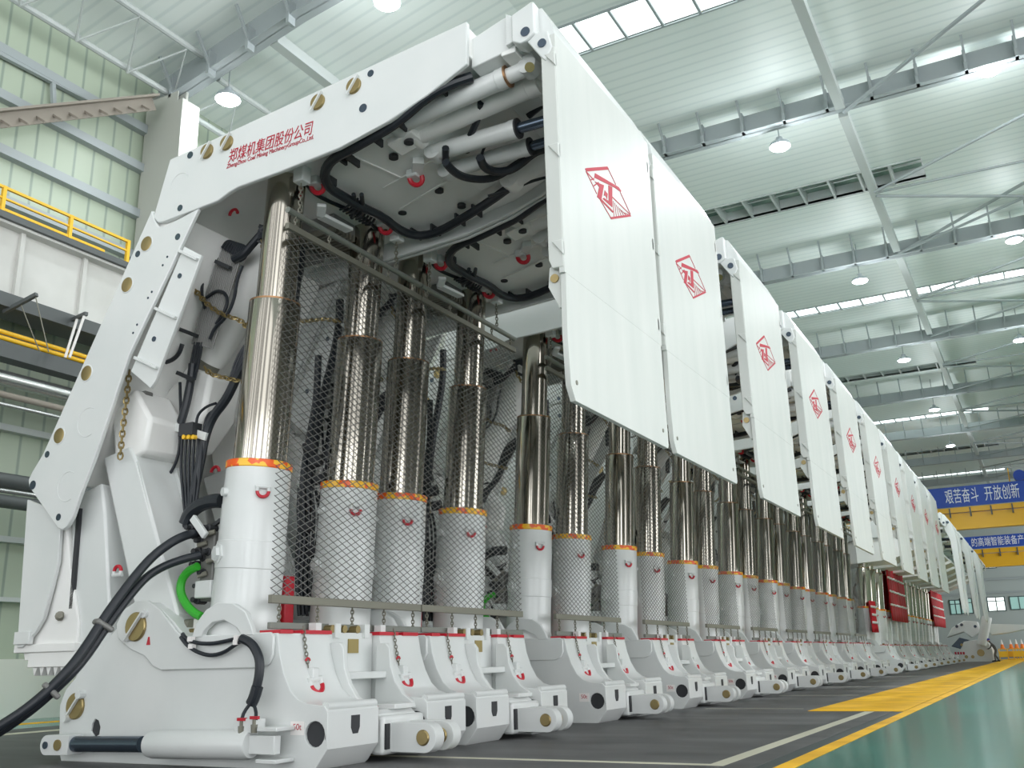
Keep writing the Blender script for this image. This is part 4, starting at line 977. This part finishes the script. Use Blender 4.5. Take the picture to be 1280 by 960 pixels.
# lowered end machine beyond the row
ym = 90.
t = thing('end_support', (-5.4, ym, 0), 'low white end support with a raised inclined cylinder, beyond the far row', 'roof support')
def pz(px, y=ym): return [(q.x, q.z) for q in (ony(u, v, y) for u, v in px)]
MB().prism([(-7.2, 0), (-4.35, 0), (-4.35, .9), (-4.6, 1.5), (-5.3, 1.75), (-6.4, 1.6), (-6.8, .9)], ym-.8, ym+.8).build('base', 'white', t, .05)
for u, v, r in ((1226, 816, .28), (1208, 821, .13), (1216, 821, .13), (1202, 806, .1)):
    q = ony(u, v, ym-.8); MB().cyl((q.x, ym-.84, q.z), (q.x, ym-.7, q.z), r, n=16).build('pin', 'gold', t)
a, b = ony(1227, 806, ym-1.1), ony(1234, 771, ym-1.1)
MB().lathe(a, b, [(0, .36), (.9, .38), (1, .34)], 20).build('inclined_cylinder', 'white', t)
MB().prism(pz([(1184, 797), (1190, 785), (1205, 776), (1222, 777), (1226, 790), (1215, 797), (1205, 790)]), ym-.3, ym+1.2).build('shield_arm', 'white', t, .05)
for u, v in ((1196, 783), (1202, 781), (1219, 783)): q = ony(u, v, ym-.3); MB().cyl((q.x, ym-.36, q.z), (q.x, ym-.2, q.z), .12, n=14).build('arm_pin', 'rod', t)
MB().prism(pz([(1234, 787), (1238, 780), (1285, 781), (1285, 786), (1262, 791), (1240, 794)]), ym-.2, ym+1.6).build('canopy_beam', 'white', t, .05)
MB().prism(pz([(1190, 808), (1200, 797), (1212, 800), (1204, 812)]), ym-.7, ym+.7).build('link', 'rod', t, .03)
for i in range(4):
    q = ony(1194.5+i*3.4, 816.5, ym-.82); MB().box(q.x-.07, q.x+.07, ym-.83, ym-.79, q.z-.10, q.z+.10).build('red_mark', 'logo', t)
ORG = V((0, 0, 0))

# worker bending forward beside the end machine
PX, PY = ony(1246.5, 822, 87).x, 87.
def person():
    global ORG
    ORG = V((PX, PY, 0))
    p = V((PX, PY, 0))
    J = {'pel': (0, 0, .92), 'sp': (-.10, 0, 1.15), 'ch': (-.24, 0, 1.36), 'nk': (-.33, 0, 1.47), 'hd': (-.40, 0, 1.56), 'hd2': (-.43, 0, 1.66),
         'hl': (0, .10, .88), 'kl': (-.10, .11, .50), 'al': (.10, .11, .09), 'tl': (-.06, .11, .04), 'hr': (0, -.10, .88), 'kr': (-.16, -.11, .50), 'ar': (-.16, -.11, .09), 'tr': (-.33, -.11, .04),
         'sl': (-.24, .19, 1.36), 'el': (-.36, .25, 1.10), 'wl': (-.52, .18, .98), 'gl': (-.60, .16, .97), 'sr': (-.24, -.19, 1.36), 'er': (-.34, -.26, 1.09), 'wr': (-.52, -.20, 1.0), 'gr': (-.60, -.18, .99)}
    R = {'pel': .15, 'sp': .14, 'ch': .15, 'nk': .06, 'hd': .09, 'hd2': .085, 'hl': .09, 'kl': .065, 'al': .045, 'tl': .04, 'hr': .09, 'kr': .065, 'ar': .045, 'tr': .04, 'sl': .07, 'el': .05, 'wl': .035, 'gl': .035, 'sr': .07, 'er': .05, 'wr': .035, 'gr': .035}
    E = [('pel', 'sp'), ('sp', 'ch'), ('ch', 'nk'), ('nk', 'hd'), ('hd', 'hd2'), ('pel', 'hl'), ('hl', 'kl'), ('kl', 'al'), ('al', 'tl'), ('pel', 'hr'), ('hr', 'kr'), ('kr', 'ar'), ('ar', 'tr'), ('ch', 'sl'), ('sl', 'el'), ('el', 'wl'), ('wl', 'gl'), ('ch', 'sr'), ('sr', 'er'), ('er', 'wr'), ('wr', 'gr')]
    ks = list(J); me = bpy.data.meshes.new('person'); me.from_pydata([J[k] for k in ks], [(ks.index(a), ks.index(b)) for a, b in E], [])
    o = bpy.data.objects.new('person', me); COL.objects.link(o); o.location = p
    m = o.modifiers.new('skin', 'SKIN'); sk = me.skin_vertices[0].data
    for k, d in zip(ks, sk): d.radius = (R[k], R[k])
    sk[0].use_root = True
    o.modifiers.new('sub', 'SUBSURF').levels = 2; o.modifiers['sub'].render_levels = 2
    me.materials.append(M['jacket'])
    tag(o, 'worker in grey work clothes and a blue helmet leaning forward by the low end support', 'person')
    h = p+V(J['hd2'])
    MB().lathe(h+V((.02, 0, -.02)), h+V((-.03, 0, .15)), [(0, .135), (.08, .125), (.5, .11), (.85, .06), (1, .005)], 18).build('helmet', 'helmet', o)
    hd = MB(); hd.lathe(h+V((-.02, 0, -.16)), h+V((0, 0, .06)), [(0, .03), (.2, .08), (.6, .105), (1, .10)], 16).build('face', 'skin', o)
    MB().lathe(h+V((-.13, 0, -.06)), h+V((-.10, 0, -.03)), [(0, .008), (1, .025)], 8).build('nose', 'skin', o)
    for s_ in (-1, 1):
        for k, f0 in enumerate((-.03, -.01, .01, .03)):
            g = p+V(J['gl' if s_ > 0 else 'gr']); MB().tube([g+V((0, f0, 0)), g+V((-.05, f0, -.01)), g+V((-.07, f0, -.04))], .009, 6).build('finger', 'skin', o)
        g = p+V(J['gl' if s_ > 0 else 'gr']); MB().tube([g+V((.03, -.03*s_, .01)), g+V((-.01, -.06*s_, .01))], .010, 6).build('thumb', 'skin', o)
    for k, (a, b) in enumerate((('al', 'tl'), ('ar', 'tr'))):
        A_, B_ = p+V(J[a]), p+V(J[b]); MB().prism([(A_.x+.08, 0), (A_.x+.08, .12), (A_.x-.03, .14), (B_.x-.08, .07), (B_.x-.1, 0)], A_.y-.055, A_.y+.055).build('boot', 'boot', o, .02)
    ORG = V((0, 0, 0))
person()
# yellow guard stands topped with orange and white cones
for i, (u, d) in enumerate(((1254, 98), (1265, 99), (1272, 98), (1279, 99))):
    q = ony(u, 815, d)
    t = thing('guard_stand', (q.x, d, 0), '%s yellow guard stand under an orange cone, past the worker' % ['first', 'second', 'third', 'fourth'][i], 'stand', 'yellow guard stands')
    mb = MB().box(q.x-.36, q.x+.36, d-.3, d+.3, 0, .06).box(q.x-.36, q.x-.30, d-.3, d+.3, 0, .95).box(q.x+.30, q.x+.36, d-.3, d+.3, 0, .95).box(q.x-.36, q.x+.36, d-.3, d+.3, .9, .96).box(q.x-.36, q.x+.36, d-.28, d-.22, .25, .75)
    mb.build('frame', 'yellow', t, .01)
    ORG = V((0, 0, 0))
    t = thing('traffic_cone', (q.x, d, .96), 'orange and white cone on the %s yellow guard stand' % ['first', 'second', 'third', 'fourth'][i], 'traffic cone', 'orange cones on the guard stands')
    MB().box(q.x-.22, q.x+.22, d-.22, d+.22, .96, 1.0).build('foot', 'cone', t, .01)
    MB().lathe((q.x, d, 1.0), (q.x, d, 1.75), [(0, .18), (.45, .11)], 16, False).build('body', 'cone', t)
    MB().lathe((q.x, d, 1.0), (q.x, d, 1.75), [(.45, .11), (.95, .03), (1, .01)], 16, False).build('white_tip', 'band', t)
    ORG = V((0, 0, 0))
